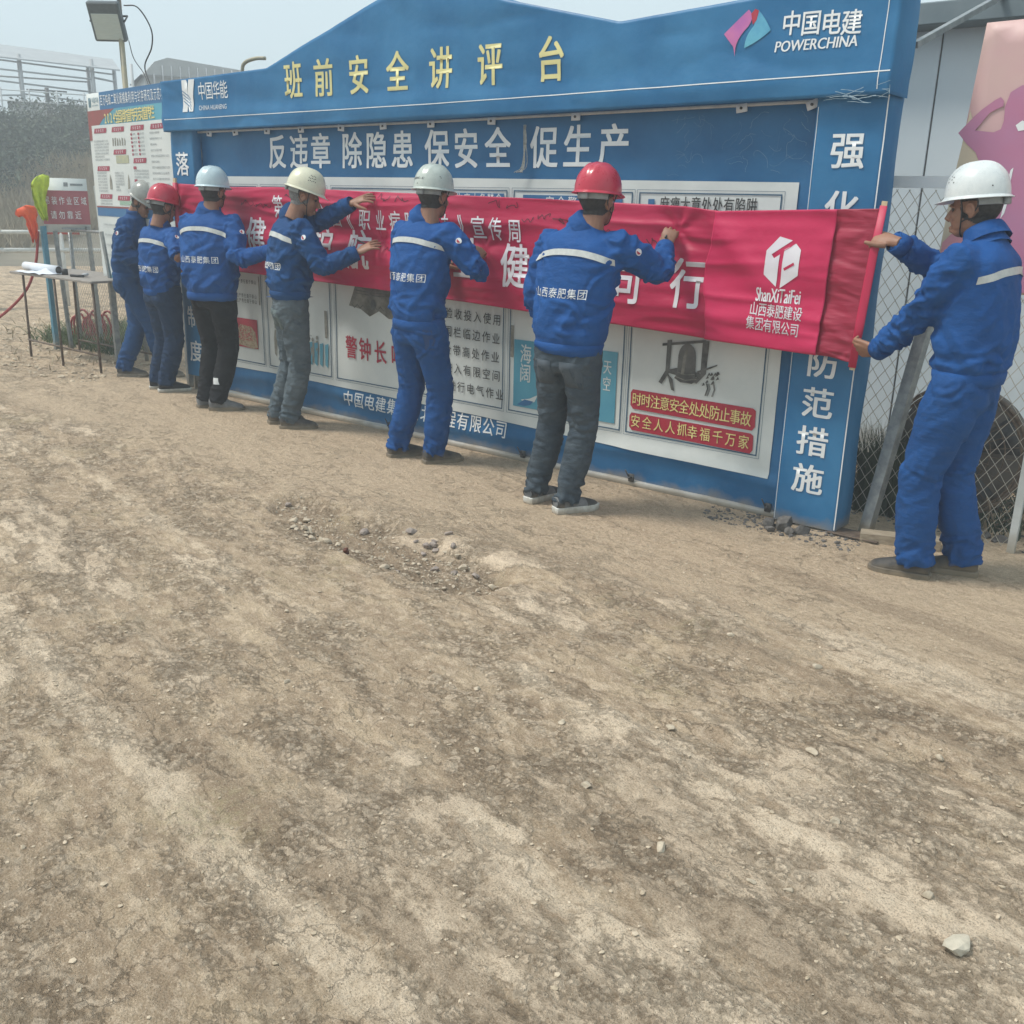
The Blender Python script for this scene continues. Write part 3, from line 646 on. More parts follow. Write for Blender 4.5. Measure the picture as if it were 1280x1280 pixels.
def tower(q):
    zo = .0125
    poly(q, [(-2.80, .88), (-2.77, .885), (-2.775, .70), (-2.82, .63), (-2.84, .64), (-2.80, .71)], FB, zo)
    poly(q, [(-2.79, .70), (-2.75, .665), (-2.735, .60), (-2.755, .605), (-2.775, .66)], FB, zo)
    poly(q, [(-2.58, .90), (-2.54, .90), (-2.545, .72), (-2.60, .66), (-2.625, .665), (-2.58, .72)], FB, zo)
    poly(q, [(-2.83, .86), (-2.56, .905), (-2.56, .89), (-2.83, .845)], FB, zo+.0002)
    poly(q, [(-2.79, .715), (-2.72, .735), (-2.58, .72), (-2.575, .70), (-2.68, .685), (-2.79, .70)], FB, zo+.0003)
    poly(q, [(-2.60, .73), (-2.48, .78), (-2.48, .772), (-2.60, .715)], FB, zo+.0003)
    g = np.random.default_rng(6)
    for k in range(16): x = -2.52+g.normal()*.03; z = .685+g.normal()*.02; poly(q, [(x, z), (x+.02, z+.008), (x+.012, z+.022)], FB, zo+.0004+k*.00005)
    for k in range(8): x = -2.53+g.uniform(-.03, .04); ribbon(q, [(x, .67), (x+.008, .64), (x-.004, .60)], .003, FB, zo)
art('bell_picture', m_grey1, 0, tower)
def bell_s(q):
    top = [(-2.668+.055*math.sin(t)*1.0, .80+.075*math.cos(t)) for t in np.linspace(-1.5, 1.5, 9)]
    poly(q, top+[(-2.61, .70), (-2.595, .675), (-2.63, .655), (-2.70, .655), (-2.74, .675), (-2.725, .70)], FB, .0133, .0)
art('bell_picture', mat('print_iron', (.06, .06, .058), (.17, .165, .155), 9, .5), 0, bell_s)
art('bell_picture', m_grey2, 0, lambda q: (poly(q, [(-2.69, .80), (-2.675, .845), (-2.665, .84), (-2.675, .78), (-2.68, .70), (-2.70, .70)], FB, .0142), ribbon(q, [(-2.735, .685), (-2.67, .67), (-2.60, .685)], .005, FB, .0143), ribbon(q, [(-2.722, .71), (-2.67, .70), (-2.615, .71)], .003, FB, .0143)))
# mounting hardware
for i, x_ in enumerate((-6.95, -6.62, -6.24, -5.86, -5.44, -5.03, -4.60, -4.10, -3.48, -2.46, -2.09)):
    mb = MB(); z_ = itp(x_, HB)-.018; V, F = boxg(-.03, .03, -.004, .004, -.020, .020, .002); V = np.array(V); a = (.1, -.1, .05, 0, .1, -.05, .0, .05, 0, -.12, -.35)[i]
    R = np.array([[math.cos(a), 0, math.sin(a)], [0, 1, 0], [-math.sin(a), 0, math.cos(a)]]); mb.add(V@R.T+np.array([x_, .045, z_]), F)
    c_ = mb.mk('clip', m_clip, board)
    mb = MB(); mb.add(*tube([(x_, .042, z_), (x_, .034, z_)], .007, 8)); mb.mk('bolt', m_dark, c_)
for x_ in (-6.05, -5.0, -3.79, -2.97, -2.10):
    mb = MB(); mb.add(*boxg(x_-.018, x_+.018, .035, .05, .028, .075, .003)); mb.add(*tube([(x_, .036, .055), (x_, .015, .055)], .008, 8)); mb.add(*tube([(x_-.012, .03, .06), (x_-.03, .02, .10)], .004, 6)); mb.mk('hasp', m_dark, board)
mb = MB(); mb.add(*boxg(-7.10, -2.05, .045, .105, 0.0, .032, .003)); mb.mk('base_rail', m_rail, board)
mb = MB(); mb.add(*tube([(x, .052+.002*math.sin(x*3), itp(x, HB)-.004) for x in np.linspace(-7.1, -2.05, 30)], .008, 8)); mb.mk('top_rail', m_rail, board)
for x_ in (-7.36, -7.14): mb = MB(); mb.add(*bar((x_, .06, -.02), (x_, .06, 2.3), .045, .045)); mb.mk('post', m_steel, board)
for x_ in (-1.99, -1.75, -4.6, -5.9, -3.3): mb = MB(); mb.add(*bar((x_, .15, -.02), (x_, .15, 2.45 if abs(x_+4.6) > 1 else 2.75), .045, .045)); mb.mk('post', m_steel, board)
mb = MB()
for a, c in (((-7.38, .15, 2.05), (-1.72, .15, 2.05)), ((-7.38, .15, 1.0), (-1.72, .15, 1.0)), ((-7.38, .15, 2.40), (-1.72, .15, 2.40))): mb.add(*bar(a, c, .04, .04, (0, 1, 0)))
mb.mk('back_rail', m_steel, board)
# frayed rope end hanging at the upper middle
mb = MB(); g_ = np.random.default_rng(2)
for k in range(9): mb.add(*tube(spline([(-3.84+g_.uniform(-.01, .01), .04, 2.03), (-3.83+g_.normal()*.008, .035, 1.93), (-3.85+g_.normal()*.015, .04, 1.80), (-3.86+g_.normal()*.02, .035, 1.765)], 4), .0022, 5))
tag(mb.mk('rope_scrap', mat('old_rope', (.36, .36, .34), (.22, .22, .20), 60)), 'frayed grey rope end hanging from the header between two words of the slogan', 'rope')

# ------------------------------------------------------------------ red banner
BT = [(-7.36, 1.678), (-6.5, 1.655), (-6, 1.66), (-5.0, 1.64), (-4.09, 1.627), (-3.3, 1.612), (-2.665, 1.597), (-2.456, 1.578), (-1.84, 1.600), (-1.60, 1.608)]
BB = [(-7.36, 1.05), (-6.5, 1.04), (-4.94, 1.012), (-3.76, .975), (-3.0, .955), (-2.41, .930), (-1.79, .922), (-1.66, .905)]
def ybn(x, z):
    x = np.asarray(x, float); z = np.asarray(z, float)
    t = (z-itp(x, BB))/(itp(x, BT)-itp(x, BB))
    fold = (.008+.010*sst(-3.5, -6, x))*np.sin(t*13+1.5*fbm(x*.7, z*0+.3, 3.1, 2)+x*.5)*(.6+.5*fbm(x*.8, z*.4, 7.3, 2))
    fold = fold+.018*fbm(x*1.0, t*3.2, 5.5, 3)+.012*(1-np.abs(fbm(x*.9, t*5.5, 1.5, 2))*2).clip(0, 1)**2
    diag = .02*np.exp(-((t-.93+(x+2.5)*1.35)/.13)**2)*sst(-2.75, -2.5, x)*sst(-1.8, -2.3, x)
    base = -.085-.045*sst(-2.6, -1.7, x)
    for px_, pz_ in ((-5.03, 1.57), (-4.95, 1.31), (-4.04, 1.30), (-2.70, 1.46)): base = base+.02*np.exp(-((x-px_)**2+(z-pz_)**2)/.012)
    star = 0
    for px_, pz_, k_, ph_ in ((-4.95, 1.33, 5, .4), (-5.03, 1.60, 4, 1.2), (-4.04, 1.32, 5, 2.0), (-2.70, 1.48, 6, .9), (-1.66, 1.52, 7, .2), (-1.68, .98, 7, 1.5), (-7.2, 1.5, 6, 0)):
        dx, dz = x-px_, z-pz_; r_ = np.hypot(dx, dz*1.4)+.02; star = star+.0085*np.cos(k_*np.arctan2(dz, dx)+ph_)*np.exp(-r_/.30)*sst(.02, .10, r_)
    return base-fold-diag-star
FBN = F_(ybn)
m_ban = mat('red_banner_cloth', (.40, .009, .055), (.49, .015, .078), 1.3, .46, .10, 300, bump2=.30, bsc2=9, stretch=(.5, .5, 1.6), spec=.35, sheen=.15)
def thicken(o, t=.002):
    md = o.modifiers.new('s', 'SOLIDIFY'); md.thickness = t; md.offset = 1
def bsheet(name, x0, x1, fn, m, parent, nx, nz, off=0, skew=0, curl=None):
    V = []; 
    for j in range(nz+1):
        tt = j/nz; xa = x0+(curl(tt) if curl else 0); xb = x1+skew*(1-tt)
        xs = np.linspace(xa, xb, nx+1); zz = itp(xs, BB)+(itp(xs, BT)-itp(xs, BB))*tt
        V.append(np.stack([xs, fn(xs, zz)-off, zz], 1))
    k = nx+1; Fq = [(j*k+i, j*k+i+1, (j+1)*k+i+1, (j+1)*k+i) for j in range(nz) for i in range(nx)]
    return mk(name, np.concatenate(V), Fq, m, parent)
banner = empty('banner', (-4.5, -.1, .9), 'long crimson cloth banner with white slogans held up across the blue board', 'banner')
bc = bsheet('cloth', -7.24, -1.80, ybn, m_ban, banner, 620, 70); thicken(bc, -.0015)
fl = bsheet('cloth', -2.47, -1.83, ybn, mat('red_banner_flap', (.50, .016, .080), (.58, .025, .105), 1.1, .5, .1, 300, bump2=.4, bsc2=7, spec=.3), banner, 80, 60, off=.026, skew=-.02, curl=lambda t: -.035+.05*abs(t-.45)+.012*math.sin(t*9)); thicken(fl, -.0012)
# rumpled darker end wound on the pole
def ybe(x, z):
    x = np.asarray(x, float); z = np.asarray(z, float); s = sst(-1.86, -1.62, x)
    return ybn(x, z)*(1-s)+s*(-.15)-.007*(1-np.abs(fbm(x*2, z*16+x*3, 2.1, 2))*2.2).clip(0, 1)*np.sin(s*3.14)**.5-.004*fbm(x*6, z*30, 4, 2)
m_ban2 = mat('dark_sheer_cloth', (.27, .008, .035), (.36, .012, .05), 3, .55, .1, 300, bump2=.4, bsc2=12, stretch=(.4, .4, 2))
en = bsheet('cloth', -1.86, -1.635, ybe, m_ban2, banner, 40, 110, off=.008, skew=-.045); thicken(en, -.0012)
m_ban3 = mat('red_banner_hem', (.46, .013, .062), (.54, .018, .08), 3, .5)
V, F = tube([(-1.668, -.158, .885), (-1.655, -.16, 1.1), (-1.635, -.16, 1.4), (-1.617, -.158, 1.62)], [(.019, .004), (.022, .005), (.020, .003), (.017, .004)], 14, side=(1, 0, 0)); mk('hem', V, F, m_ban3, banner)
V, F = tube([(-7.245, -.10, 1.0), (-7.24, -.10, 1.3), (-7.235, -.10, 1.68)], [(.022, .02)]*3, 12, side=(1, 0, 0)); mk('hem', V, F, m_ban3, banner)
m_wood = mat('pale_wood', (.62, .52, .34), (.50, .40, .25), 30, .6, .3, 40, stretch=(6, 6, .6))
V, F = bar((-1.668, -.152, .872), (-1.616, -.152, 1.640), .026, .005, (1, 0, 0)); mk('pole', V, F, m_wood, banner, False)
V, F = bar((-7.250, -.10, .975), (-7.236, -.10, 1.715), .030, .016, (1, 0, 0)); mk('pole', V, F, m_wood, banner, False)
m_bw = mat('banner_white', (.74, .72, .75), (.64, .60, .66), 5, .55)
mb = MB()
for ch, x_ in zip('次全国《职业病防治法》宣传周', np.linspace(-5.645, -3.79, 14)):
    z_ = itp(x_, [(-5.98, 1.522), (-5.24, 1.462), (-4.09, 1.442), (-3.7, 1.430)]); cells(mb, [(ch, x_, z_, .090, .125)], FBN, .012, .004, 4)
cells(mb, [('第', -5.975, 1.522, .098, .145), ('2', -5.86, 1.505, .09, .125), ('2', -5.765, 1.495, .09, .125)], FBN, .012, .004, 4)
for ch, x_, z_ in zip('健康护航职业健康同行', (-6.25, -5.87, -5.51, -5.145, -4.55, -4.17, -3.788, -3.40, -3.01, -2.613), (1.312, 1.295, 1.275, 1.258, 1.252, 1.25, 1.228, 1.215, 1.20, 1.203)):
    m2_ = MB(); cells(m2_, [(ch, x_, z_, .185, .238)], FBN, .020, .004, 7); m2_.mk('lettering', m_bw, bc)
mb.mk('lettering', m_bw, bc)
FFL = lambda u, v, off: FBN(u, v, off+.026)
mb = MB()
poly(mb, [(-2.165, 1.40), (-2.105, 1.468), (-2.035, 1.452), (-2.135, 1.383), (-2.12, 1.365), (-2.09, 1.385), (-2.095, 1.23), (-2.165, 1.285)], FFL, .003, .04)
poly(mb, [(-2.075, 1.225), (-2.07, 1.408), (-2.015, 1.438), (-1.985, 1.41), (-1.985, 1.29)], FFL, .003, .04)
mb.mk('emblem', m_bw, fl)
mb = MB(); ribbon(mb, [(-2.06, 1.315), (-2.01, 1.345)], .013, FFL, .0042); ribbon(mb, [(-2.075, 1.40), (-2.045, 1.418), (-2.02, 1.44)], .003, FFL, .0042); mb.mk('emblem_gap', m_ban, fl)
mb = MB(); run(mb, 'ShanXiTaiFei', -2.20, -1.965, 1.155, 1.222, FFL, .02, .003)
cells(mb, row('山西泰肥建设', -2.205, 1.115, -1.965, 1.108, .040, .062), FFL, .012, .003, 0); cells(mb, row('集团有限公司', -2.215, 1.045, -1.972, 1.03, .040, .062), FFL, .012, .003, 0)
mb.mk('lettering', m_bw, fl)
# signatures in black marker
mb = MB(); g_ = np.random.default_rng(31)
def scrib(x, z, w_, h_, n):
    a = [(x, z)]
    for k in range(n): a.append((x+w_*(k/n)+g_.normal()*w_*.10, z+g_.normal()*h_))
    ribbon(mb, spline([(p[0], p[1], 0) for p in a], 4) and [tuple(q[:2]) for q in spline([(p[0], p[1], 0) for p in a], 4)], .0045, FBN, .0035)
for x_, z_, w_, n in ((-3.73, 1.50, .09, 7), (-3.62, 1.53, .10, 9), (-3.50, 1.51, .16, 10), (-3.27, 1.42, .05, 6), (-3.20, 1.44, .12, 9), (-3.05, 1.43, .10, 8), (-2.95, 1.36, .12, 8), (-2.88, 1.42, .08, 6), (-4.95, 1.60, .14, 8), (-4.78, 1.59, .12, 8), (-4.0, 1.585, .12, 8), (-3.85, 1.58, .10, 7), (-6.40, 1.54, .16, 12), (-6.25, 1.53, .20, 14), (-4.9, 1.28, .1, 7), (-5.9, 1.60, .12, 8)): scrib(x_, z_, w_, .013, n)
mb.mk('signatures', mat('marker_ink', (.06, .006, .02)), bc)

# ------------------------------------------------------------------ tall notice beside the board
NA = np.array([-9.07, .25]); ND = np.array([.990, -.138]); NO = np.array([-.138, -.990])
def FN(u, v, off):
    u = np.asarray(u, float); v = np.asarray(v, float)+0*u
    o = off+.006*fbm(u*1.5, v*1.3, 3.3, 2)
    return np.stack([NA[0]+ND[0]*u+NO[0]*o, NA[1]+ND[1]*u+NO[1]*o, v], 1)
notice = empty('publicity_board', (-8.25, .13, 0), 'tall white and blue publicity panel of small print standing left of the board', 'notice board')
def nart(name, m, fn, parent=None): mb = MB(); fn(mb); return mb.mk(name, m, parent or notice)
pan = nart('panel', m_poster, lambda q: (patch(q, 0, 1.67, .80, 2.435, FN, 0, 24, 24)))
thicken(pan, -.012)
nart('title_band', m_pblue, lambda q: patch(q, .29, 1.67, 2.29, 2.435, FN, .003, 12, 2), pan)
nart('picture_band', m_teal, lambda q: patch(q, 0, 1.67, 2.165, 2.29, FN, .003, 12, 2), pan)
nart('picture_band', mat('print_brick_red', (.30, .07, .07), (.24, .09, .08), 8), lambda q: poly(q, [(0, 2.04), (.12, 2.04), (.20, 2.14), (.33, 2.21), (.60, 2.29), (0, 2.29)], FN, .004), pan)
nart('body', m_poster, lambda q: patch(q, .07, 1.67, 1.475, 2.165, FN, .005, 12, 6), pan)
nart('footer_band', m_pblue, lambda q: (patch(q, .02, 1.67, 1.385, 1.46, FN, .003, 12, 1)), pan)
nart('footer_line', mat('print_brick_red', 0), lambda q: patch(q, .02, 1.67, 1.46, 1.473, FN, .0055, 12, 1), pan)
m_soft = mat('print_soft_grey', (.22, .25, .27), (.34, .36, .37), 60)
m_sred = mat('print_dull_red', (.36, .055, .09), (.30, .06, .09), 8)
def ntitle(q):
    cells(q, row('百万吨级二氧化碳捕集利用与封存研究及示范项目', .34, 2.365, 1.62, 2.355, .046, .085), FN, .004, .006, 0)
nart('lettering', m_wht, ntitle, pan)
nart('lettering', m_yel2, lambda q: cells(q, row('2024全国消防宣传月活动宣传栏', .40, 2.215, 1.36, 2.225, .072, .098), FN, .02, .007, 0), pan)
def nlogo(q): patch(q, .045, .062, 2.32, 2.40, FN, .003, 1, 1); patch(q, .075, .092, 2.32, 2.40, FN, .003, 1, 1); cells(q, row('中国华能', .135, 2.375, .25, 2.375, .03, .045), FN, 0, .003, 0); run(q, 'CHINA HUANENG', .12, .26, 2.325, 2.338, FN, 0, .003)
nart('emblem', mat('print_teal_dark', (.05, .17, .24)), nlogo, pan)
cols = [(.11, .44), (.50, .82), (.90, 1.22), (1.29, 1.62)]
def heads(q):
    for (a, b), zs in zip(cols, ((2.12, 1.80, 1.56), (2.12, 1.935, 1.55), (2.12, 1.86), (2.12, 1.585))):
        for z in zs: poly(q, [(a+.01, z-.022), (b-.05, z-.022), (b-.035, z+.018), (a+.03, z+.018)], FN, .008)
    for z in (1.80, 1.695, 1.60): poly(q, [(.905, z-.012), (.965, z-.012), (.965, z+.012), (.905, z+.012)], FN, .008)
    for k in range(6):
        for a in (.905, 1.05): z = 2.07-.032*k; poly(q, [(a, z-.01), (a+.03, z-.01), (a+.03, z+.008), (a, z+.008)], FN, .008)
nart('heading_bars', m_sred, heads, pan)
def headt(q):
    for (a, b), zs in zip(cols, ((2.12, 1.80, 1.56), (2.12, 1.935, 1.55), (2.12, 1.86), (2.12, 1.585))):
        for z in zs: cells(q, row('安全宣传', a+.08, z-.002, b-.11, z-.002, .022, .024), FN, 0, .010, 0)
nart('lettering', m_wht, headt, pan)
def ntext(q):
    g = np.random.default_rng(5); T = '安全生产消防宣传教育防火隐患排查治理单位个人应当遵守制度定期检查'
    def lines(a, b, z0, z1, dz=.026, full=.9):
        z = z0
        while z > z1:
            e = b-g.uniform(0, .02) if g.uniform() < full else a+(b-a)*g.uniform(.3, .7)
            n = int((e-a)/.021); i0 = g.integers(0, 20); cells(q, [(T[(i0+k) % len(T)], a+.021*(k+.5), z, .018, .018) for k in range(n)], FN, 0, .008, 0); z -= dz
    lines(.10, .44, 2.03, 1.86); lines(.11, .34, 1.76, 1.60); lines(.12, .42, 1.52, 1.49)
    lines(.50, .72, 1.76, 1.60, .024); lines(.91, 1.22, 1.775, 1.72); lines(.91, 1.22, 1.675, 1.62); lines(1.28, 1.63, 2.07, 1.62, .045, .7)
    for k in range(6):
        for a in (.94, 1.09): lines(a, a+.10, 2.07-.032*k, 2.06-.032*k)
    for k in range(6): lines(.14, .50, 1.31-.09*k, 1.305-.09*k, .05)
nart('lettering', m_soft, ntext, pan)
nart('print_picture', mat('print_pale_yellow', (.45, .45, .28), (.36, .38, .30), 30), lambda q: patch(q, .56, .82, 1.84, 1.905, FN, .008, 4, 2), pan)
nart('print_picture', mat('print_green', (.10, .30, .17), (.5, .55, .5), 200), lambda q: patch(q, .55, .84, 1.49, 1.525, FN, .008, 4, 2), pan)
def npics(q):
    g = np.random.default_rng(15)
    for k in range(6): x = .51+.05*k; poly(q, [(x, 1.985), (x+.02, 1.985), (x+.028, 2.03+g.uniform(-.01, .03)), (x+.005, 2.05)], FN, .008)
    poly(q, [(.37, 1.62), (.42, 1.62), (.42, 1.70), (.395, 1.75), (.375, 1.69)], FN, .008); poly(q, [(.76, 1.62), (.80, 1.62), (.80, 1.70), (.785, 1.75), (.765, 1.69)], FN, .008)
nart('print_picture', m_grey2, npics, pan)
nart('print_picture', m_teal, lambda q: poly(q, [(.18, .82), (.60, .82), (.60, .98), (.50, .96), (.40, 1.0), (.28, .93)], FN, .006), pan)
for u_ in (.06, 1.60):
    p_ = FN(np.array([u_]), np.array([0.]), -.035)[0]; V, F = bar((p_[0], p_[1], -.02), (p_[0], p_[1], 2.40), .045, .045, (.99, -.138, 0)); mk('post', V, F, m_steel, notice, False)
V, F = bar((-8.78, .15, .80), (-8.82, .13, 1.25), .035, .02); mk('latch', V, F, m_steel, notice, False)

# white A-frame board behind
t = empty('leaning_board', (-9.3, .55, 0), 'plain white sheet board leaning just behind the tall notice panel', 'board')
V, F = bar((-9.30, .62, .72), (-9.12, .50, 1.62), .50, .02, (.9, .4, 0)); mk('sheet', V, F, m_poster, t, False)
for a, b_ in (((-9.5, .58, 0), (-9.40, .52, 1.1)), ((-9.15, .80, 0), (-9.1, .66, 1.1))): V, F = bar(a, b_, .03, .03); mk('leg', V, F, m_steel, t, False)

# ------------------------------------------------------------------ red warning sign with hung vests
SA = np.array([-10.29, .34]); SD = np.array([.44, .898]); SO = np.array([.898, -.44])
def FS(u, v, off): u = np.asarray(u, float); return np.stack([SA[0]+SD[0]*u+SO[0]*off, SA[1]+SD[1]*u+SO[1]*off, np.asarray(v, float)+0*u], 1)
sign = empty('warning_sign', (-10.2, .5, 0), 'red warning sign with white Chinese lettering on a post beside the wire fence', 'sign')
def sart(name, m, fn, par=None): mb = MB(); fn(mb); return mb.mk(name, m, par or sign)
pn_ = sart('panel', m_poster, lambda q: patch(q, .0, .44, 1.19, 1.72, FS, 0, 2, 2)); thicken(pn_, -.02)
sart('red_field', mat('faded_red_print', (.40, .13, .15), (.34, .11, .13), 8), lambda q: patch(q, .0, .44, 1.27, 1.60, FS, .004, 2, 2), pn_)
sart('lettering', m_wht, lambda q: (cells(q, row('吊装作业区域', .05, 1.50, .395, 1.50, .045, .075), FS, .006, .007, 0), cells(q, row('请勿靠近', .10, 1.36, .33, 1.36, .05, .075), FS, .006, .007, 0)), pn_)
sart('small_print', m_soft, lambda q: (patch(q, .16, .40, 1.22, 1.235, FS, .004, 1, 1), patch(q, .22, .26, 1.64, 1.68, FS, .004, 1, 1), patch(q, .28, .40, 1.65, 1.67, FS, .004, 1, 1)), pn_)
V, F = bar((-10.30, .33, -.02), (-10.30, .33, 1.25), .045, .045); mk('post', V, F, mat('faded_blue_paint', (.06, .20, .30), (.10, .26, .34), 20, dust=.3), sign, False)
V, F = bar((-10.20, .44, -.02), (-10.24, .42, 1.20), .04, .03); mk('post', V, F, m_steel, sign, False)
V, F = bar((-10.08, .72, -.02), (-10.10, .70, 1.25), .035, .035); mk('post', V, F, m_steel, sign, False)
def vest(nm, x, y, z, w_, h_, m, m2, label, seed):
    pf = [.35, .95, 1.1, 1.0, .85, .8, .7, .62, .66, .55, .45, .38, .22] if seed == 3 else [.6, 1.15, 1.2, .95, .7, .62, .72, .66, .55, .5, .42, .3, .2]
    ns, nt_ = 34, 22; V = []
    for k in range(nt_):
        t = k/(nt_-1); wv = w_*np.interp(t*12, range(13), pf)
        for j in range(ns):
            a = 2*math.pi*j/ns; pl_ = .018*math.sin(5*a+seed+2.5*t)+.012*math.sin(9*a-4*t); lat = wv*math.cos(a)*(1+.12*math.sin(7*t+a)); dep = wv*.38*math.sin(a)+pl_*(.3+t)
            ox = (.02*math.sin(4*t+seed)-(.05*max(0, .25-t)*4 if seed != 3 else 0))
            V.append((x+.44*(lat+ox)+.9*dep, y+.9*(lat+ox)-.44*dep, z-h_*t+.02*math.sin(3*a+seed)*(t > .8)+.035*lat/w_*(t < .2)))
    V = np.array(V); V += (.010*fbm(V[:, 0]*30+seed, V[:, 1]*30, V[:, 2]*16, 2))[:, None]
    F = [(k*ns+j, k*ns+(j+1) % ns, (k+1)*ns+(j+1) % ns, (k+1)*ns+j) for k in range(nt_-1) for j in range(ns)]+[list(range(ns))[::-1]]
    o = mk(nm, V, F, m); tag(o, label, 'vest')
    return o
m_ref = mat('reflective_tape', (.55, .57, .56), (.48, .50, .50), 30, .35)
vest('safety_vest', -10.20, .30, 1.74, .085, .42, mat('neon_yellow', (.50, .62, .05), (.36, .46, .04), 20, .7), m_ref, 'neon yellow vest hung over the top corner of the red sign', 3)
vest('safety_vest', -10.33, .22, 1.43, .075, .33, mat('neon_orange', (.85, .13, .04), (.70, .10, .04), 20, .7), m_ref, 'orange vest hanging from the post left of the red sign', 5)
m_hose = mat('red_hose', (.34, .03, .025), (.26, .03, .03), 30, .5)
V, F = tube(spline([(-10.31, .28, 1.2), (-10.34, .22, .85), (-10.45, .1, .55), (-10.75, -.15, .25), (-11.2, -.4, .10), (-12.2, -.8, .05), (-13.5, -1.2, .03)], 8), .014, 8)
tag(mk('hose', V, F, m_hose), 'thin red hose sagging from the sign post to the ground at the left edge', 'hose')
mb = MB()
for k in range(9): th = np.linspace(0, 2*math.pi, 22); cx, cy = -10.65+.05*k, .75+.02*k; r = .13+.02*(k % 3); mb.add(*tube([(cx+r*.5*math.cos(a), cy+r*math.cos(a)*.2, r+.02+r*math.sin(a)) for a in th], .012, 6, cap=False))
tag(mb.mk('hose_coil', m_hose), 'loose coil of red hose lying in the weeds behind the table', 'hose')

# barrier rails of the haul road
m_barw = mat('barrier_white', (.62, .63, .60), (.50, .50, .46), 14, .55); m_barr = mat('barrier_red', (.42, .06, .05), (.36, .06, .05), 10, .55)
bar_ = empty('barrier', (-14.5, 1.8, 0), 'two rail white barrier with faded red bands along the dirt road', 'barrier')
A_, B_ = np.array([-15.2, .5]), np.array([-13.2, 4.55]); nseg = 9
for z_, r_ in ((1.03, .03), (.78, .035)):
    for i in range(nseg):
        a = A_+(B_-A_)*i/nseg; b_ = A_+(B_-A_)*(i+1)/nseg; V, F = tube([(a[0], a[1], z_), (b_[0], b_[1], z_)], r_, 10); mk('rail', V, F, m_barw if (i % 3 != 1 or z_ < 1) else m_barr, bar_)
for i in range(5): a = A_+(B_-A_)*(i+.15)/4.3; V, F = tube([(a[0], a[1], -.02), (a[0], a[1], 1.08)], .03, 10); mk('post', V, F, m_barw, bar_)
V, F = boxg(-14.75, -14.45, 1.2, 1.5, .28, .75, .02); tag(mk('water_tank', V, F, mat('pale_plastic', (.42, .50, .52), rough=.5), smooth=False, loc=(-14.6, 1.35, .28)), 'pale plastic box at the left edge below the barrier rails', 'box')

# ------------------------------------------------------------------ table
TZ = .835
tab = empty('table', (-9.4, .15, 0), 'low trestle table of thin steel legs with a bare grey top', 'table')
V, F = boxg(-10.08, -8.55, -.17, .47, TZ-.022, TZ, .004); mk('tabletop', V, F, mat('worn_board', (.22, .20, .18), (.33, .30, .27), 14, .7, stretch=(1, 6, 6)), tab, False)
m_rust = mat('rusty_rod', (.10, .075, .06), (.20, .15, .11), 40, .7, metal=.4)
for x_, y_ in ((-10.0, -.09), (-9.25, -.15), (-8.62, -.12), (-10.0, .42), (-9.25, .42), (-8.62, .42)): mb = MB(); mb.add(*tube([(x_, y_, 0), (x_+.03*(1 if x_ < -9.5 else 0), y_, TZ-.02)], .012, 8)); mb.mk('leg', m_rust, tab)
V, F = tube([(-10.0, .42, .12), (-8.62, .42, .12)], .009, 6); mk('stretcher', V, F, m_rust, tab)
V, F = tube([(-10.0, -.1, .17), (-8.62, -.12, .16)], .009, 6); mk('stretcher', V, F, m_rust, tab)
m_paper = mat('paper', (.72, .75, .80), (.66, .69, .74), 9, .7)
pr_ = empty('paper_roll', (-9.75, .05, TZ), 'long roll of white paper lying on the left end of the table', 'paper roll')
V, F = tube([(-10.12, .02, TZ+.042), (-9.42, .0, TZ+.040)], .040, 20, cap=False); o = mk('roll', V, F, m_paper, pr_); thicken(o, -.003)
V, F = tube([(-9.46, .001, TZ+.040), (-9.44, .001, TZ+.040)], .034, 16); mk('core', V, F, m_dark, pr_)
g_ = np.random.default_rng(3); u_, v_ = np.meshgrid(np.linspace(0, 1, 14), np.linspace(0, 1, 8)); u_, v_ = u_.ravel(), v_.ravel()
V = np.stack([-9.98+.55*u_+.05*v_, -.165+.20*v_-.03*u_, TZ+.004+.03*np.abs(fbm(u_*2, v_*2, 1, 2))+.045*np.exp(-((u_-.6)/.12)**2)*v_], 1)
tag(mk('paper_sheet', V, [(j*14+i, j*14+i+1, (j+1)*14+i+1, (j+1)*14+i) for j in range(7) for i in range(13)], m_paper), 'loose crumpled sheet of white paper before the roll on the table', 'paper')
m_black = mat('black_plastic', (.02, .02, .022), rough=.4)
V, F = tube([(-9.36, .02, TZ), (-9.36, .02, TZ+.055)], .030, 14); tag(mk('tape_roll', V, F, m_black), 'black roll of tape beside the open end of the paper roll', 'tape')
V, F = tube([(-9.12, -.05, TZ+.012), (-8.98, .0, TZ+.012)], .012, 8); tag(mk('marker', V, F, m_black), 'black marker pen lying near the middle of the table', 'pen')
V, F = tube([(-9.10, .06, TZ+.014), (-8.95, .02, TZ+.03)], .014, 8); tag(mk('marker', V, F, mat('silver_marker', (.4, .42, .44))), 'grey marker pen propped beside the black one on the table', 'pen')

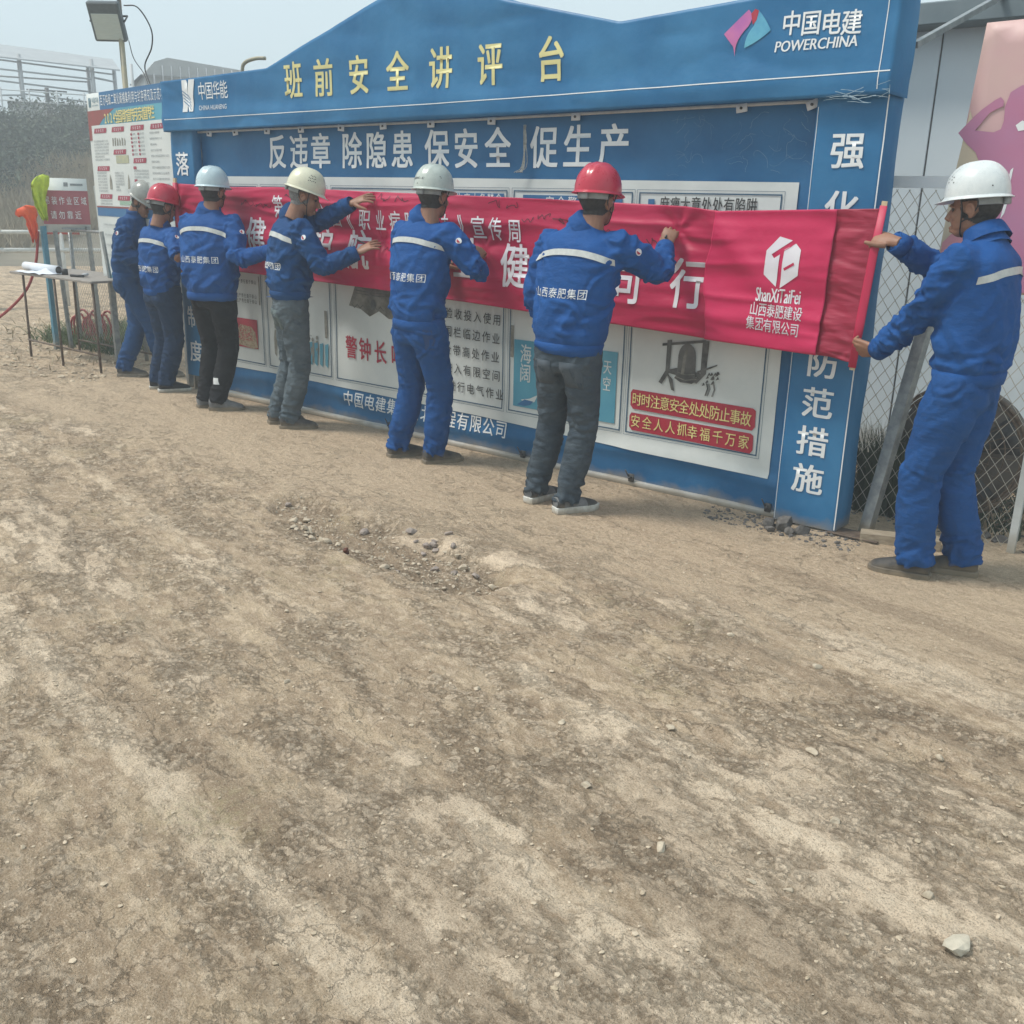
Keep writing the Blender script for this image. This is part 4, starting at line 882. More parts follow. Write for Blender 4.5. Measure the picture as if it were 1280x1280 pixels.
# ------------------------------------------------------------------ wire fences
m_wire = mat('wire', (.30, .29, .26), (.42, .40, .36), 60, .5, metal=.5)
m_wire2 = mat('pale_wire', (.50, .47, .40), (.36, .34, .30), 30, .5, metal=.3)
def chain(x0, x1, z0, z1, Y, px, pz, r, m, par):
    mb = MB(); W, H = x1-x0, z1-z0; sl = pz/px
    n = int((W+H/sl)/px)+1
    for s in (1, -1):
        for i in range(n+1):
            xa = (x0-H/sl+i*px) if s == 1 else (x0+i*px); za = z0; xb = xa+H/sl*s; zb = z1     # rises to the right / left
            A = [xa, za]; B = [xb, zb]
            if s == 1:
                if xa < x0: A = [x0, z0+(x0-xa)*sl]
                if xb > x1: B = [x1, z1-(xb-x1)*sl]
            else:
                if xa > x1: A = [x1, z0+(xa-x1)*sl]
                if xb < x0: B = [x0, z1-(x0-xb)*sl]
            if A[1] >= z1-.01 or B[1] <= z0+.01 or A[1] >= B[1]: continue
            k = max(2, int((B[1]-A[1])/pz*2)); P_ = []
            for j in range(k+1):
                t_ = j/k; x = A[0]+(B[0]-A[0])*t_; z = A[1]+(B[1]-A[1])*t_
                P_.append((x+.003*pn(x*9, z*9, s), Y+s*.003+.018*pn(x*1.3, z*1.3, 2.), z))
            mb.add(*tube(P_, r, 4, cap=False, side=(0, 1, 0)))
    o = mb.mk('wire_mesh', m, par); o['kind'] = 'stuff'; return o
fr = empty('wire_fence', (-.9, .33, 0), 'tall diamond wire fence before the white cabin on the right', 'fence')
chain(-2.6, -.93, .02, 1.70, .34, .062, .088, .0016, m_wire2, fr)
V, F = bar((-2.6, .34, 1.735), (-.93, .34, 1.735), .03, .055, (0, 1, 0)); mk('top_rail', V, F, m_wht, fr, False)
V, F = bar((-.94, .335, -.03), (-.94, .335, 1.76), .035, .035); mk('post', V, F, mat('white_post', (.62, .64, .62), (.5, .52, .5), 10, .5, dust=.2), fr, False)
V, F = bar((-2.58, .36, -.03), (-2.58, .36, 1.76), .035, .035); mk('post', V, F, m_steel, fr, False)
fl_ = empty('wire_fence', (-9, .55, 0), 'low fine wire mesh fence behind the table and the notice panel', 'fence')
chain(-10.25, -7.30, .02, 1.20, .56, .045, .062, .0016, m_wire, fl_)
for x_ in (-10.25, -9.0, -8.1, -7.32): V, F = tube([(x_, .58, -.02), (x_, .58, 1.22)], .02, 8); mk('post', V, F, m_steel, fl_)
V, F = tube([(-10.25, .57, 1.21), (-7.3, .57, 1.21)], .012, 8); mk('top_rail', V, F, m_steel, fl_)
# steel brace, props
V, F = bar((-1.600, .11, -.02), (-1.455, .27, 1.34), .060, .012, (.95, -.3, 0)); br = mk('steel_brace', V, F, m_steel, smooth=False); tag(br, 'grey steel angle leaning up behind the right end of the board', 'steel bar')
V, F = bar((-1.573, .130, -.02), (-1.428, .290, 1.34), .010, .042, (.95, -.3, 0)); mk('flange', V, F, m_steel, br, False)
V, F = bar((-1.70, .215, 2.33), (-1.635, 1.30, 2.70), .028, .028); tag(mk('tie_bar', V, F, m_steel, smooth=False), 'thin grey tie bar running from the board top to the cabin roof', 'steel bar')
V, F = bar((-1.58, .02, .018), (-1.22, .13, .03), .09, .05, (0, 1, 0)); tag(mk('timber_block', V, F, mat('old_timber', (.26, .21, .15), (.40, .33, .24), 10, .8, .4, 60, stretch=(1, 8, 8)), smooth=False), 'short piece of old timber lying between the board and the right worker', 'timber')
V, F = boxg(-1.74, -1.48, -.02, .10, .006, .014, .002); tag(mk('metal_scrap', V, F, m_rust, smooth=False), 'thin rusty plate under the foot of the steel brace', 'scrap')

# ------------------------------------------------------------------ white cabin with pink poster
m_pan = mat('cabin_panel', (.60, .68, .72), (.66, .73, .77), 1.4, .45, .05, 30, dust=.5)
m_fas = mat('cabin_fascia', (.13, .17, .19), (.17, .21, .23), 3, .5)
cab = empty('cabin', (0, 2.6, 0), 'white sandwich panel site cabin with grey roof edge behind the wire fence', 'cabin')
for k in range(-2, 5):
    x0 = -1.98+.95*k; V, F = boxg(x0+.003, x0+.947, 1.50, 1.56, .10, 2.66, .004); mk('wall_panel', V, F, m_pan, cab, False)
V, F = boxg(-3.9, 2.8, 1.515, 1.545, .0, .10, 0); mk('plinth', V, F, m_dark, cab, False)
V, F = boxg(-3.88, 2.75, 1.56, 4.0, .02, 2.66, 0); mk('walls', V, F, m_pan, cab, False)
V, F = boxg(-4.1, 3.0, 1.29, 4.2, 2.585, 2.70, .006); mk('roof', V, F, m_fas, cab, False)
for x_, a_ in ((-1.98, 2.0),): mb = MB(); mb.add(*boxg(x_-.002, x_+.002, 1.498, 1.5, .1, 2.58)); mb.mk('joint', m_dark, cab, False)
pk = empty('pink_poster', (-.9, .31, 1.2), 'faded pink poster with the silhouette of a saluting figure on the wire fence', 'poster')
def FK(u, v, off): u = np.asarray(u, float); v = np.asarray(v, float)+0*u; return np.stack([u, .318-off+.008*fbm(u*2, v*2, 4, 2), v], 1)
m_pk = mat('poster_pink', (.60, .38, .38), (.62, .46, .40), 1.6, .5)
m_pk2 = mat('silhouette_pink', (.46, .17, .28), (.43, .19, .32), 3, .5)
mb = MB(); poly(mb, [(-1.495, 1.24), (-.25, 1.24), (-.20, 2.44), (-1.425, 2.415)], FK, .0, .12); sh_ = mb.mk('sheet', m_pk, pk); thicken(sh_, -.004)
mb = MB(); poly(mb, [(-1.49, 1.27), (-1.20, 1.25), (-1.18, 1.60), (-1.36, 1.85), (-1.44, 2.05), (-1.47, 1.75)], FK, .003, .12); mb.mk('picture', mat('poster_cream', (.58, .50, .36), (.56, .46, .34), 2.5), sh_)
mb = MB(); poly(mb, [(-1.338, 2.09), (-1.316, 2.101), (-1.301, 2.085), (-1.300, 2.062), (-1.325, 2.051), (-1.353, 2.036), (-1.405, 1.962), (-1.325, 1.952), (-1.295, 1.965), (-1.288, 2.00), (-1.292, 2.06), (-1.278, 2.12), (-1.235, 2.147), (-1.18, 2.145), (-1.13, 2.10), (-1.12, 2.0), (-1.13, 1.95), (-.95, 1.93), (-.88, 1.6), (-.90, 1.25), (-1.20, 1.25), (-1.30, 1.5), (-1.355, 1.66), (-1.355, 1.80), (-1.389, 1.867), (-1.433, 1.903), (-1.478, 1.952), (-1.42, 2.02), (-1.39, 2.05)], FK, .006, .12); mb.mk('silhouette', m_pk2, sh_)
mb = MB(); poly(mb, [(-1.225, 1.79), (-1.215, 1.80), (-1.217, 1.74), (-1.235, 1.72)], FK, .008); poly(mb, [(-1.225, 1.66), (-1.212, 1.67), (-1.222, 1.60), (-1.235, 1.575), (-1.232, 1.62)], FK, .008); poly(mb, [(-1.235, 1.98), (-1.21, 2.0), (-1.19, 1.99), (-1.19, 1.96), (-1.22, 1.955)], FK, .008)
mb.mk('picture', m_wht, sh_)
mb = MB(); poly(mb, [(-1.48, 1.25), (-1.33, 1.25), (-1.33, 1.44), (-1.36, 1.50), (-1.44, 1.50), (-1.475, 1.46)], FK, .008, .12); mb.mk('picture', mat('picture_rose', (.56, .22, .28), (.58, .28, .32), 5), sh_)

# large wheel-like guard and dead plants behind the fence
gd = empty('fan_guard', (-1.36, .62, .05), 'large round rusty wire fan guard standing behind the wire fence', 'fan')
C0 = np.array([-1.345, .62, .395])
for r_, q_ in ((.345, .011), (.325, .008), (.24, .004), (.17, .004), (.10, .004)):
    th = np.linspace(0, 2*math.pi, 48); V, F = tube([C0+np.array([r_*math.cos(a), .02*(r_ < .3), r_*math.sin(a)]) for a in th], q_, 6, cap=False, side=(0, 1, 0)); mk('ring', V, F, m_rust, gd)
mb = MB()
for k in range(28): a = 2*math.pi*k/28; mb.add(*tube([C0+np.array([.07*math.cos(a), -.03, .07*math.sin(a)]), C0+np.array([.33*math.cos(a), 0, .33*math.sin(a)])], .0022, 5))
mb.mk('spokes', m_rust, gd)
V, F = tube([C0+np.array([0, -.03, 0]), C0+np.array([0, .14, 0])], .07, 18); mk('hub', V, F, m_dark, gd)
for k in range(4):
    a = math.pi/2*k+.4; V = []
    for r_ in (.06, .15, .24, .31):
        for s_ in (-1, 1): b_ = a+s_*.34; V.append(C0+np.array([r_*math.cos(b_), .07+.03*s_, r_*math.sin(b_)]))
    o = mk('blade', V, [(0, 1, 3, 2), (2, 3, 5, 4), (4, 5, 7, 6)], m_dark, gd); thicken(o, .004)
V, F = tube([C0+np.array([0, .1, 0]), C0+np.array([0, .16, 0])], .33, 32); mk('backplate', V, F, mat('dusty_shroud', (.10, .09, .08), (.16, .14, .12), 9, .8), gd)
def blades(name, n, xr, yr, h, wd, m, seed, label, cat='grass', lean=.35, zf=gh, keep=None):
    g = np.random.default_rng(seed); x = g.uniform(*xr, n); y = g.uniform(*yr, n)
    if keep is not None: k_ = keep(x, y, g); x, y = x[k_], y[k_]; n = len(x)
    z = zf(x, y); hh = g.uniform(h[0], h[1], n); a = g.uniform(0, 6.28, n); l = g.normal(0, lean, (n, 2))*hh[:, None]
    c, s = np.cos(a)*wd, np.sin(a)*wd
    p0 = np.stack([x-c, y-s, z-.01], 1); p1 = np.stack([x+c, y+s, z-.01], 1)
    m0 = np.stack([x+l[:, 0]*.4-c*.7, y+l[:, 1]*.4-s*.7, z+hh*.6], 1); m1 = np.stack([x+l[:, 0]*.4+c*.7, y+l[:, 1]*.4+s*.7, z+hh*.6], 1)
    tp = np.stack([x+l[:, 0], y+l[:, 1], z+hh], 1); V = np.stack([p0, p1, m0, m1, tp], 1).reshape(-1, 3); b = np.arange(n)*5
    F = [[i, i+1, i+3, i+2] for i in b]+[[i+2, i+3, i+4] for i in b]
    return tag(mk(name, V, F, m, smooth=False), label, cat, kind='stuff')
m_gr = mat('green_weed', (.05, .09, .03), (.12, .16, .05), 9, .7); m_dry = mat('dry_grass', (.27, .21, .12), (.38, .31, .20), 4, .8); m_wd = mat('dark_weed', (.03, .05, .03), (.07, .09, .05), 9, .8)
blades('weeds', 900, (-1.80, -1.58), (.48, .70), (.15, .52), .004, m_wd, 41, 'dark green grass tuft growing behind the fence beside the brace', lean=.25)
blades('weeds', 2600, (-1.9, .6), (.5, 1.3), (.03, .16), .004, m_wd, 42, 'low dark weeds growing in the rubble behind the fence', lean=.6)
blades('weeds', 3600, (-11.2, -9.5), (.5, 1.7), (.05, .24), .006, m_gr, 43, 'patch of low green weeds under and behind the table', lean=.7, keep=lambda x, y, g: fbm(x*1.8, y*1.8, 2, 3) > g.uniform(-.5, .3, len(x)))
blades('weeds', 220, (-13, -9), (-.5, 1.9), (.03, .12), .006, m_dry, 44, 'scattered dry stalks at the left edge of the yard', lean=.8)
g_ = np.random.default_rng(50)
mb = MB()
for i in range(60):
    x, y = g_.uniform(-1.9, .5), g_.uniform(.55, 1.2); a = g_.uniform(0, 6.28); l = g_.uniform(.1, .35); mb.add(*tube([(x, y, .02), (x+l*.5*math.cos(a), y+l*.3*math.sin(a), .04+g_.uniform(0, .12)), (x+l*math.cos(a), y+l*.6*math.sin(a), .03+g_.uniform(0, .2))], .005, 5))
tag(mb.mk('dead_branches', mat('dead_wood', (.13, .10, .07), (.25, .20, .15), 30, .9)), 'tangle of dead sticks on the rubble behind the fence', 'branches', kind='stuff')

# ------------------------------------------------------------------ floodlight on pole
fp = empty('floodlight_pole', (-9.42, .86, 0), 'square floodlight on a thin steel pole rising behind the notice panel', 'floodlight')
V, F = tube([(-9.42, .86, -.02), (-9.42, .86, 3.15)], .026, 12); mk('pole', V, F, mat('pole_paint', (.38, .33, .20), (.28, .27, .22), 14, .5), fp)
V, F = tube([(-9.42, .87, 3.15), (-9.42, .87, 4.4)], .02, 12); mk('pole', V, F, m_steel, fp)
def lampM():
    n = Vector((.52, -.74, -.42)).normalized(); r_ = Vector((.80, .58, 0)).normalized(); r_ = (r_-n*r_.dot(n)).normalized(); u_ = n.cross(r_)*-1
    if u_.z < 0: u_ = -u_
    return np.array([r_[:], n[:], u_[:]]).T
LM = lampM(); LC = np.array([-9.47, .76, 3.135])
def lm(V): return np.array(V)@LM.T+LC
V, F = boxg(-.155, .155, -.035, .03, -.175, .175, .012); hs_ = mk('housing', lm(V), F, mat('lamp_housing', (.07, .09, .10), (.10, .12, .13), 20, .45), fp, False)
V, F = boxg(-.130, .130, .028, .034, -.155, .075, .003); mk('glass', lm(V), F, mat('lamp_glass', (.50, .55, .50), (.42, .48, .45), 6, .25, stretch=(1, 1, 9)), fp, False)
mb = MB()
for k in range(12): mb.add(*[lm(boxg(-.14+.024*k, -.135+.024*k, -.065, -.03, -.15, .15)[0]), boxg(0, 1, 0, 1, 0, 1)[1]])
mb.mk('cooling_fins', m_dark, hs_, False)
mb = MB(); mb.add(lm(np.array(tube([(-.165, 0, 0), (-.165, -.10, .02), (.165, -.10, .02), (.165, 0, 0)], .009, 6)[0])), tube([(-.165, 0, 0), (-.165, -.10, .02), (.165, -.10, .02), (.165, 0, 0)], .009, 6)[1]); mb.mk('bracket', m_dark, fp)
V, F = tube(spline([(-9.36, .88, 3.28), (-9.24, .95, 3.26), (-9.13, 1.0, 3.08), (-9.14, 1.0, 2.92), (-9.20, .95, 2.76), (-9.08, .9, 2.62), (-8.85, .8, 2.50), (-8.75, .75, 2.35)], 8), .0065, 6); mk('cable', V, F, m_black, fp)
V, F = tube(spline([(-9.36, .90, 2.98), (-9.30, .9, 2.82), (-9.15, .9, 2.68), (-9.0, .85, 2.55)], 6), .004, 6); mk('cable', V, F, m_black, fp)
V, F = tube(spline([(-6.86, .32, 2.35), (-6.86, .32, 2.52), (-6.83, .33, 2.575), (-6.74, .36, 2.60), (-6.66, .39, 2.60)], 5), .014, 8)
tag(mk('lamp_arm', V, F, mat('pole_paint', 0)), 'short bent metal arm sticking up behind the left shoulder of the board', 'bracket')

# ------------------------------------------------------------------ hillside and far things
HNx, HNy = -.9, .436
def pcoord(x, y): return np.asarray(x)*HNx+(np.asarray(y)+4.82)*HNy
def hz(x, y):
    p = pcoord(x, y); q = -np.asarray(x)*HNy-(np.asarray(y)+4.82)*HNx
    z = np.interp(p, [0, 22, 25, 28, 31, 33, 36, 39, 42, 60, 120], [-.4, -.25, .05, .32, .95, 1.65, 2.75, 3.65, 3.95, 4.15, 4.5])
    return z+.45*fbm(p*.14, q*.14, .4, 4)*sst(24, 30, p)
pp = np.concatenate([np.linspace(21, 45, 90), np.linspace(46, 120, 30)]); qq = np.linspace(-70, 90, 240)
PP, QQ = np.meshgrid(pp, qq); PX = (PP*HNx-QQ*HNy).ravel(); PY = (PP*HNy-QQ*HNx-4.82).ravel()
k = len(pp); J, I = np.meshgrid(np.arange(len(qq)-1), np.arange(k-1), indexing='ij'); b0 = (J*k+I).ravel()
m_hill = mat('hill_earth', (.14, .125, .09), (.24, .205, .15), .7, .95, .6, 6)
tag(mk('hillside', np.stack([PX, PY, hz(PX, PY)], 1), np.stack([b0, b0+k, b0+k+1, b0+1], 1), m_hill, loc=(0, 0, 0)), kind='structure')
def hpos(p, q): return p*HNx-q*HNy, p*HNy-q*HNx-4.82
def onhill(name, n, pr, qr, h, wd, m, seed, label, cat='grass', lean=.3):
    g = np.random.default_rng(seed); p = g.uniform(*pr, n); q = g.uniform(*qr, n); x, y = hpos(p, q)
    kk = fbm(p*.5, q*.5, 2.2, 3) > g.uniform(-.7, .3, n); x, y = x[kk], y[kk]; z = hz(x, y); n = len(x)
    hh = g.uniform(*h, n); l = g.normal(0, lean, (n, 2))*hh[:, None]; V = np.stack([np.stack([x+HNy*wd, y+HNx*wd*-1, z-.02], 1), np.stack([x-HNy*wd, y+HNx*wd, z-.02], 1), np.stack([x+l[:, 0], y+l[:, 1], z+hh], 1)], 1).reshape(-1, 3)
    return tag(mk(name, V, np.arange(n*3).reshape(-1, 3), m, smooth=False), label, cat, kind='stuff')
onhill('dry_grass', 26000, (27, 32.8), (-6, 16), (.25, .75), .022, m_dry, 61, 'pale dry grass covering the lower slope at the left', lean=.4)
onhill('dry_grass', 9000, (33, 40), (-6, 16), (.2, .6), .025, mat('dull_grass', (.12, .115, .07), (.19, .165, .10), 2), 62, 'dull thin grass between the shrubs on the slope', lean=.4)
def shrubs(name, n, pr, qr, rr, m, seed, label, per=260, leaf=.055, tall=1.0):
    g = np.random.default_rng(seed); Vs = []
    for i in range(n):
        p, q = g.uniform(*pr), g.uniform(*qr); x, y = hpos(p, q); z = float(hz(x, y)); r = g.uniform(*rr)
        d = g.normal(size=(per, 3)); d /= np.linalg.norm(d, axis=1)[:, None]; rad = r*(g.uniform(size=per)**.45)*(1+.35*pn(d[:, 0]*2+i, d[:, 1]*2, d[:, 2]*2))
        c = d*rad[:, None]*np.array([1, 1, .75*tall])+np.array([x, y, z+r*.5*tall])
        a = g.normal(size=(per, 3)); a /= np.linalg.norm(a, axis=1)[:, None]; b = np.cross(a, g.normal(size=(per, 3))); b /= np.linalg.norm(b, axis=1)[:, None]
        s = leaf*g.uniform(.6, 1.6, per)[:, None]; Vs.append(np.stack([c-a*s, c+b*s*.5, c+a*s, c-b*s*.5], 1).reshape(-1, 3))
    V = np.concatenate(Vs); return tag(mk(name, V, np.arange(len(V)).reshape(-1, 4), m, smooth=False), label, 'scrub', kind='stuff')
shrubs('scrub', 170, (32.3, 40.5), (-6, 16), (.35, .85), mat('scrub_leaf', (.042, .058, .034), (.085, .105, .06), 3, .8), 71, 'dark evergreen scrub covering the upper slope at the left', 330)
shrubs('scrub', 45, (31, 35), (-6, 16), (.2, .45), mat('brown_scrub', (.09, .075, .045), (.16, .13, .08), 3, .8), 72, 'brownish low scrub along the middle of the slope', 200, .045)
shrubs('scrub', 26, (41, 43.5), (-5, 12), (.3, .6), mat('frosted_scrub', (.30, .31, .30), (.48, .49, .47), 3, .8), 73, 'pale bare scrub along the top of the slope before the far sheds', 170, .04)
def rodpx(a, b, r, n=6): return tube([a, b], r, n)
# open steel shelter
she = empty('steel_shelter', (-39.5, 16.3, 3.9), 'open steel shelter frame with flat sheet roof on top of the hill', 'shelter')
m_far = mat('haze_pale_steel_far', (.36, .38, .39), (.44, .46, .47), 2, .6)  # lighter than bare steel: fading by distant haze put into the colour
T = np.array([.44, .898]); Nn = np.array([HNx, HNy]); O = np.array([-40.34, 15.11])
def sp(s, d, z): return (O[0]+T[0]*s+Nn[0]*d, O[1]+T[1]*s+Nn[1]*d, z)
V = [sp(-2.4, -.3, 6.35), sp(3.6, -.3, 6.12), sp(3.6, 2.6, 6.80), sp(-2.4, 2.6, 7.15)]; V = V+[(a, b, c+.05) for a, b, c in V]
mk('roof_sheet', V, [(0, 1, 2, 3), (7, 6, 5, 4), (0, 4, 5, 1), (1, 5, 6, 2), (2, 6, 7, 3), (3, 7, 4, 0)], m_far, she, False)
for s_, d_ in ((-2.3, 0), (0.05, 0), (2.6, 0), (3.5, 1.2), (-2.3, 2.5), (.05, 2.5), (2.6, 2.5)): V, F = rodpx(sp(s_, d_, 3.7), sp(s_, d_, 6.5), .075); mk('post', V, F, m_far, she)
for s0, s1, d_, z0, z1 in ((-2.3, 2.6, 0, 6.0, 5.78), (-2.3, 3.5, 0, 5.62, 5.35), (-2.3, 3.5, 0, 6.35, 6.12), (-2.3, 2.6, 2.5, 5.9, 5.9), (.05, 3.5, 0, 5.1, 4.95), (-2.3, .05, 0, 4.9, 5.05)): V, F = rodpx(sp(s0, d_, z0), sp(s1, d_ if s1 < 3 else 1.2, z1), .035); mk('rail', V, F, m_far, she)
V = [sp(2.6, 0, 5.85), sp(3.5, 1.2, 5.85)]; V, F = rodpx(V[0], V[1], .04); mk('rail', V, F, m_far, she)
# low grey sheds behind it
def block(name, s0, s1, d0, d1, z0, z1, m, label, cat='shed', ridge=0, group=None):
    e = empty(name, sp((s0+s1)/2, d0, z0), label, cat, group)
    P_ = [sp(s0, d0, z0), sp(s1, d0, z0), sp(s1, d1, z0), sp(s0, d1, z0), sp(s0, d0, z1), sp(s1, d0, z1), sp(s1, d1, z1), sp(s0, d1, z1)]
    mk('wall', P_, [(0, 1, 5, 4), (1, 2, 6, 5), (2, 3, 7, 6), (3, 0, 4, 7), (0, 3, 2, 1)], m, e, False)
    k_ = .15; h = ridge
    R_ = [sp(s0-k_, d0-k_, z1), sp(s1+k_, d0-k_, z1), sp(s1+k_, d1+k_, z1), sp(s0-k_, d1+k_, z1), sp(s0-k_, (d0+d1)/2, z1+h), sp(s1+k_, (d0+d1)/2, z1+h)]
    mk('roof', R_, [(0, 1, 5, 4), (2, 3, 4, 5), (0, 4, 3), (1, 2, 5), (0, 3, 2, 1)], m_far, e, False); return e
m_shed = mat('shed_wall', (.36, .38, .38), (.43, .45, .45), 2, .7); m_shed2 = mat('shed_pale', (.55, .57, .57))
e = block('shed', -.4, 5.5, 5, 9, 3.8, 5.15, m_shed, 'low grey shed seen through the posts of the shelter frame', ridge=.25)
for k_ in range(7): V, F = rodpx(sp(-.2+.75*k_, 4.97, 3.9), sp(-.2+.75*k_, 4.97, 5.1), .02); mk('rib', V, F, m_far, e)
e = block('shed', -5.5, -1.1, 4, 8, 3.8, 5.3, m_shed, 'grey shed at the left edge of the hilltop', ridge=.5)
for k_ in range(7): V, F = rodpx(sp(-5.0+.6*k_, 3.97, 3.9), sp(-5.0+.6*k_, 3.97, 5.2), .02); mk('rib', V, F, m_far, e)
V = [sp(1.1, 1.6, 4.3), sp(4.4, 1.6, 4.2), sp(4.4, 1.6, 4.75), sp(1.1, 1.6, 4.85)]; V = V+[sp(1.1, 1.7, 4.3), sp(4.4, 1.7, 4.2), sp(4.4, 1.7, 4.75), sp(1.1, 1.7, 4.85)]
tag(mk('hoarding', V, [(0, 1, 2, 3), (7, 6, 5, 4), (0, 4, 5, 1), (1, 5, 6, 2), (2, 6, 7, 3), (3, 7, 4, 0)], m_shed2, smooth=False), 'long pale hoarding standing under the shelter frame', 'hoarding')
O = np.array([-33.9, 16.4]); e = block('corrugated_shed', -.0, 5.2, 0, 4, 3.6, 5.55, m_shed, 'grey corrugated shed with low gable between lamp pole and board', ridge=.0)
V = [sp(-.1, -.1, 5.5), sp(.35, -.1, 6.0), sp(.8, -.1, 6.16), sp(5.3, -.1, 5.75), sp(5.3, -.1, 5.5)]; V = V+[tuple(np.array(v)+np.array([Nn[0]*4, Nn[1]*4, 0])) for v in V]
mk('gable', V, [(0, 4, 3, 2, 1), (5, 6, 7, 8, 9), (0, 1, 6, 5), (1, 2, 7, 6), (2, 3, 8, 7), (3, 4, 9, 8)], m_shed, e, False)
for k_ in range(17): s_ = .3+.3*k_; V, F = rodpx(sp(s_, -.12, 4.5), sp(s_, -.12, 5.9 if s_ > .5 else 5.6), .03); mk('rib', V, F, m_far, e)
V, F = rodpx(sp(-.45, -.3, 3.6), sp(-.45, -.3, 5.85), .05); mk('post', V, F, m_shed2, e)
x_, y_ = -37.6, 14.7
up_ = empty('utility_pole', (x_, y_, 3.5), 'dark thin utility pole standing alone on the hilltop', 'pole'); V, F = rodpx((x_, y_, 3.4), (x_, y_, 5.15), .07); mk('pole', V, F, m_dark, up_); V, F = rodpx((x_-.3, y_-.6, 5.05), (x_+.3, y_+.6, 5.05), .03); mk('crossbar', V, F, m_dark, up_)
# far fence of pale posts along the hilltop
e = empty('far_fence', (-38, 14, 3.9), 'thin pale rail fence on the hilltop before the shelter', 'fence'); O = np.array([-37.5, 13.2])
for k_ in range(9): V, F = rodpx(sp(-2+.9*k_, 0, 3.5), sp(-2+.9*k_, 0, 5.0), .025); mk('post', V, F, m_shed2, e)
for z_ in (4.95, 4.6): V, F = rodpx(sp(-2, 0, z_), sp(5.2, 0, z_-.05), .02); mk('rail', V, F, m_shed2, e)

# haze: one closed box round everything, sky outside
V, F = boxg(-66, 12, -32, 66, -1.6, 7.6)
hm = bpy.data.materials.new('haze'); hm.use_nodes = True; nt = hm.node_tree; nt.nodes.remove(nt.nodes['Principled BSDF'])
pv = nt.nodes.new('ShaderNodeVolumePrincipled'); pv.inputs['Color'].default_value = (.93, .97, 1, 1); pv.inputs['Density'].default_value = HAZE; nt.links.new(pv.outputs[0], nt.nodes['Material Output'].inputs['Volume'])
hz_o = mk('haze', V, F, hm, smooth=False, loc=(0, 0, 0)); tag(hz_o, kind='stuff', label='pale mist filling the air over the yard', cat='haze')

# ------------------------------------------------------------------ people
m_skin = mat('skin', (.25, .125, .078), (.33, .17, .11), 12, .5, .2, 120, spec=.4)
m_hair = mat('black_hair', (.012, .011, .010), (.035, .03, .028), 60, .7, .4, 150)
JK = [mat('blue_work_jacket', (.008, .066, .235), (.012, .084, .285), 3.5, .72, .25, 420, bump2=.55, bsc2=14, stretch=(1, 1, 1.7), spec=.18),
      mat('darker_blue_work_jacket', (.009, .054, .165), (.012, .068, .205), 3.5, .74, .25, 420, bump2=.55, bsc2=14, stretch=(1, 1, 1.7), spec=.18)]
m_strip = mat('reflective_strip', (.46, .48, .47), (.56, .58, .56), 40, .4)
m_strap = mat('strap_black', (.02, .02, .02)); m_band = mat('helmet_band', (.22, .24, .24), (.30, .32, .32), 30, .5)
def unit(v): v = np.array(v, float); return v/np.linalg.norm(v)
def ik(a, c, l1, l2, pole):
    a, c = np.array(a, float), np.array(c, float); d = c-a; L = np.linalg.norm(d); 
    if L > (l1+l2)*.995: k = L/(l1+l2)*1.01; l1 *= k; l2 *= k
    x = (l1*l1-l2*l2+L*L)/(2*L); h = math.sqrt(max(0, l1*l1-x*x)); u = d/L; p = np.array(pole, float); p = p-u*(p@u); p /= np.linalg.norm(p)
    return a+u*x+p*h
def seg(A, a, b):
    d = b-a; L = np.linalg.norm(d); t = ((A-a)@d)/(L*L); tc = np.clip(t, 0, 1); c = a+tc[:, None]*d; return t, np.linalg.norm(A-c, axis=1), L
def folds(A, Q, segs, amp, seed, side):
    """cloth folds: segs = (a, b, radius, ring frequency, amplitude factor(t))"""
    Nn = vnorm(A, Q); D = []; T_ = []
    for s in segs: t, d, L = seg(A, s[0], s[1]); D.append(d/s[2]); T_.append(t)
    D = np.array(D); w_ = np.exp(-(D-D.min(0))*7); w_ /= w_.sum(0); disp = np.zeros(len(A))
    for i, s in enumerate(segs):
        a, b, r, fr_, af, sl = s; ax = unit(b-a); e1 = unit(np.cross(ax, side)); e2 = np.cross(ax, e1); L = np.linalg.norm(b-a)
        p = A-a; u = p@e1; v = p@e2; ang = np.arctan2(v, u); z = T_[i]*L
        zz = z+sl*u+sl*.6*v
        n1 = pn(np.cos(ang)*.9+seed, np.sin(ang)*.9+i*7.1, zz*fr_); n2 = pn(np.cos(ang)*1.4+seed*2, np.sin(ang)*1.4, zz*fr_*2.1+i)
        rid = (1-np.abs(n1)*3.4).clip(-.6, 1); rid2 = (1-np.abs(n2)*3.0).clip(-.6, 1)
        msk = sst(-.35, .35, pn(p[:, 0]*5+seed, p[:, 1]*5, p[:, 2]*5))*.85+.15; disp += w_[i]*af(T_[i])*msk*(rid*.85+rid2*.25-.30)
    return A+Nn*(disp*amp)[:, None]
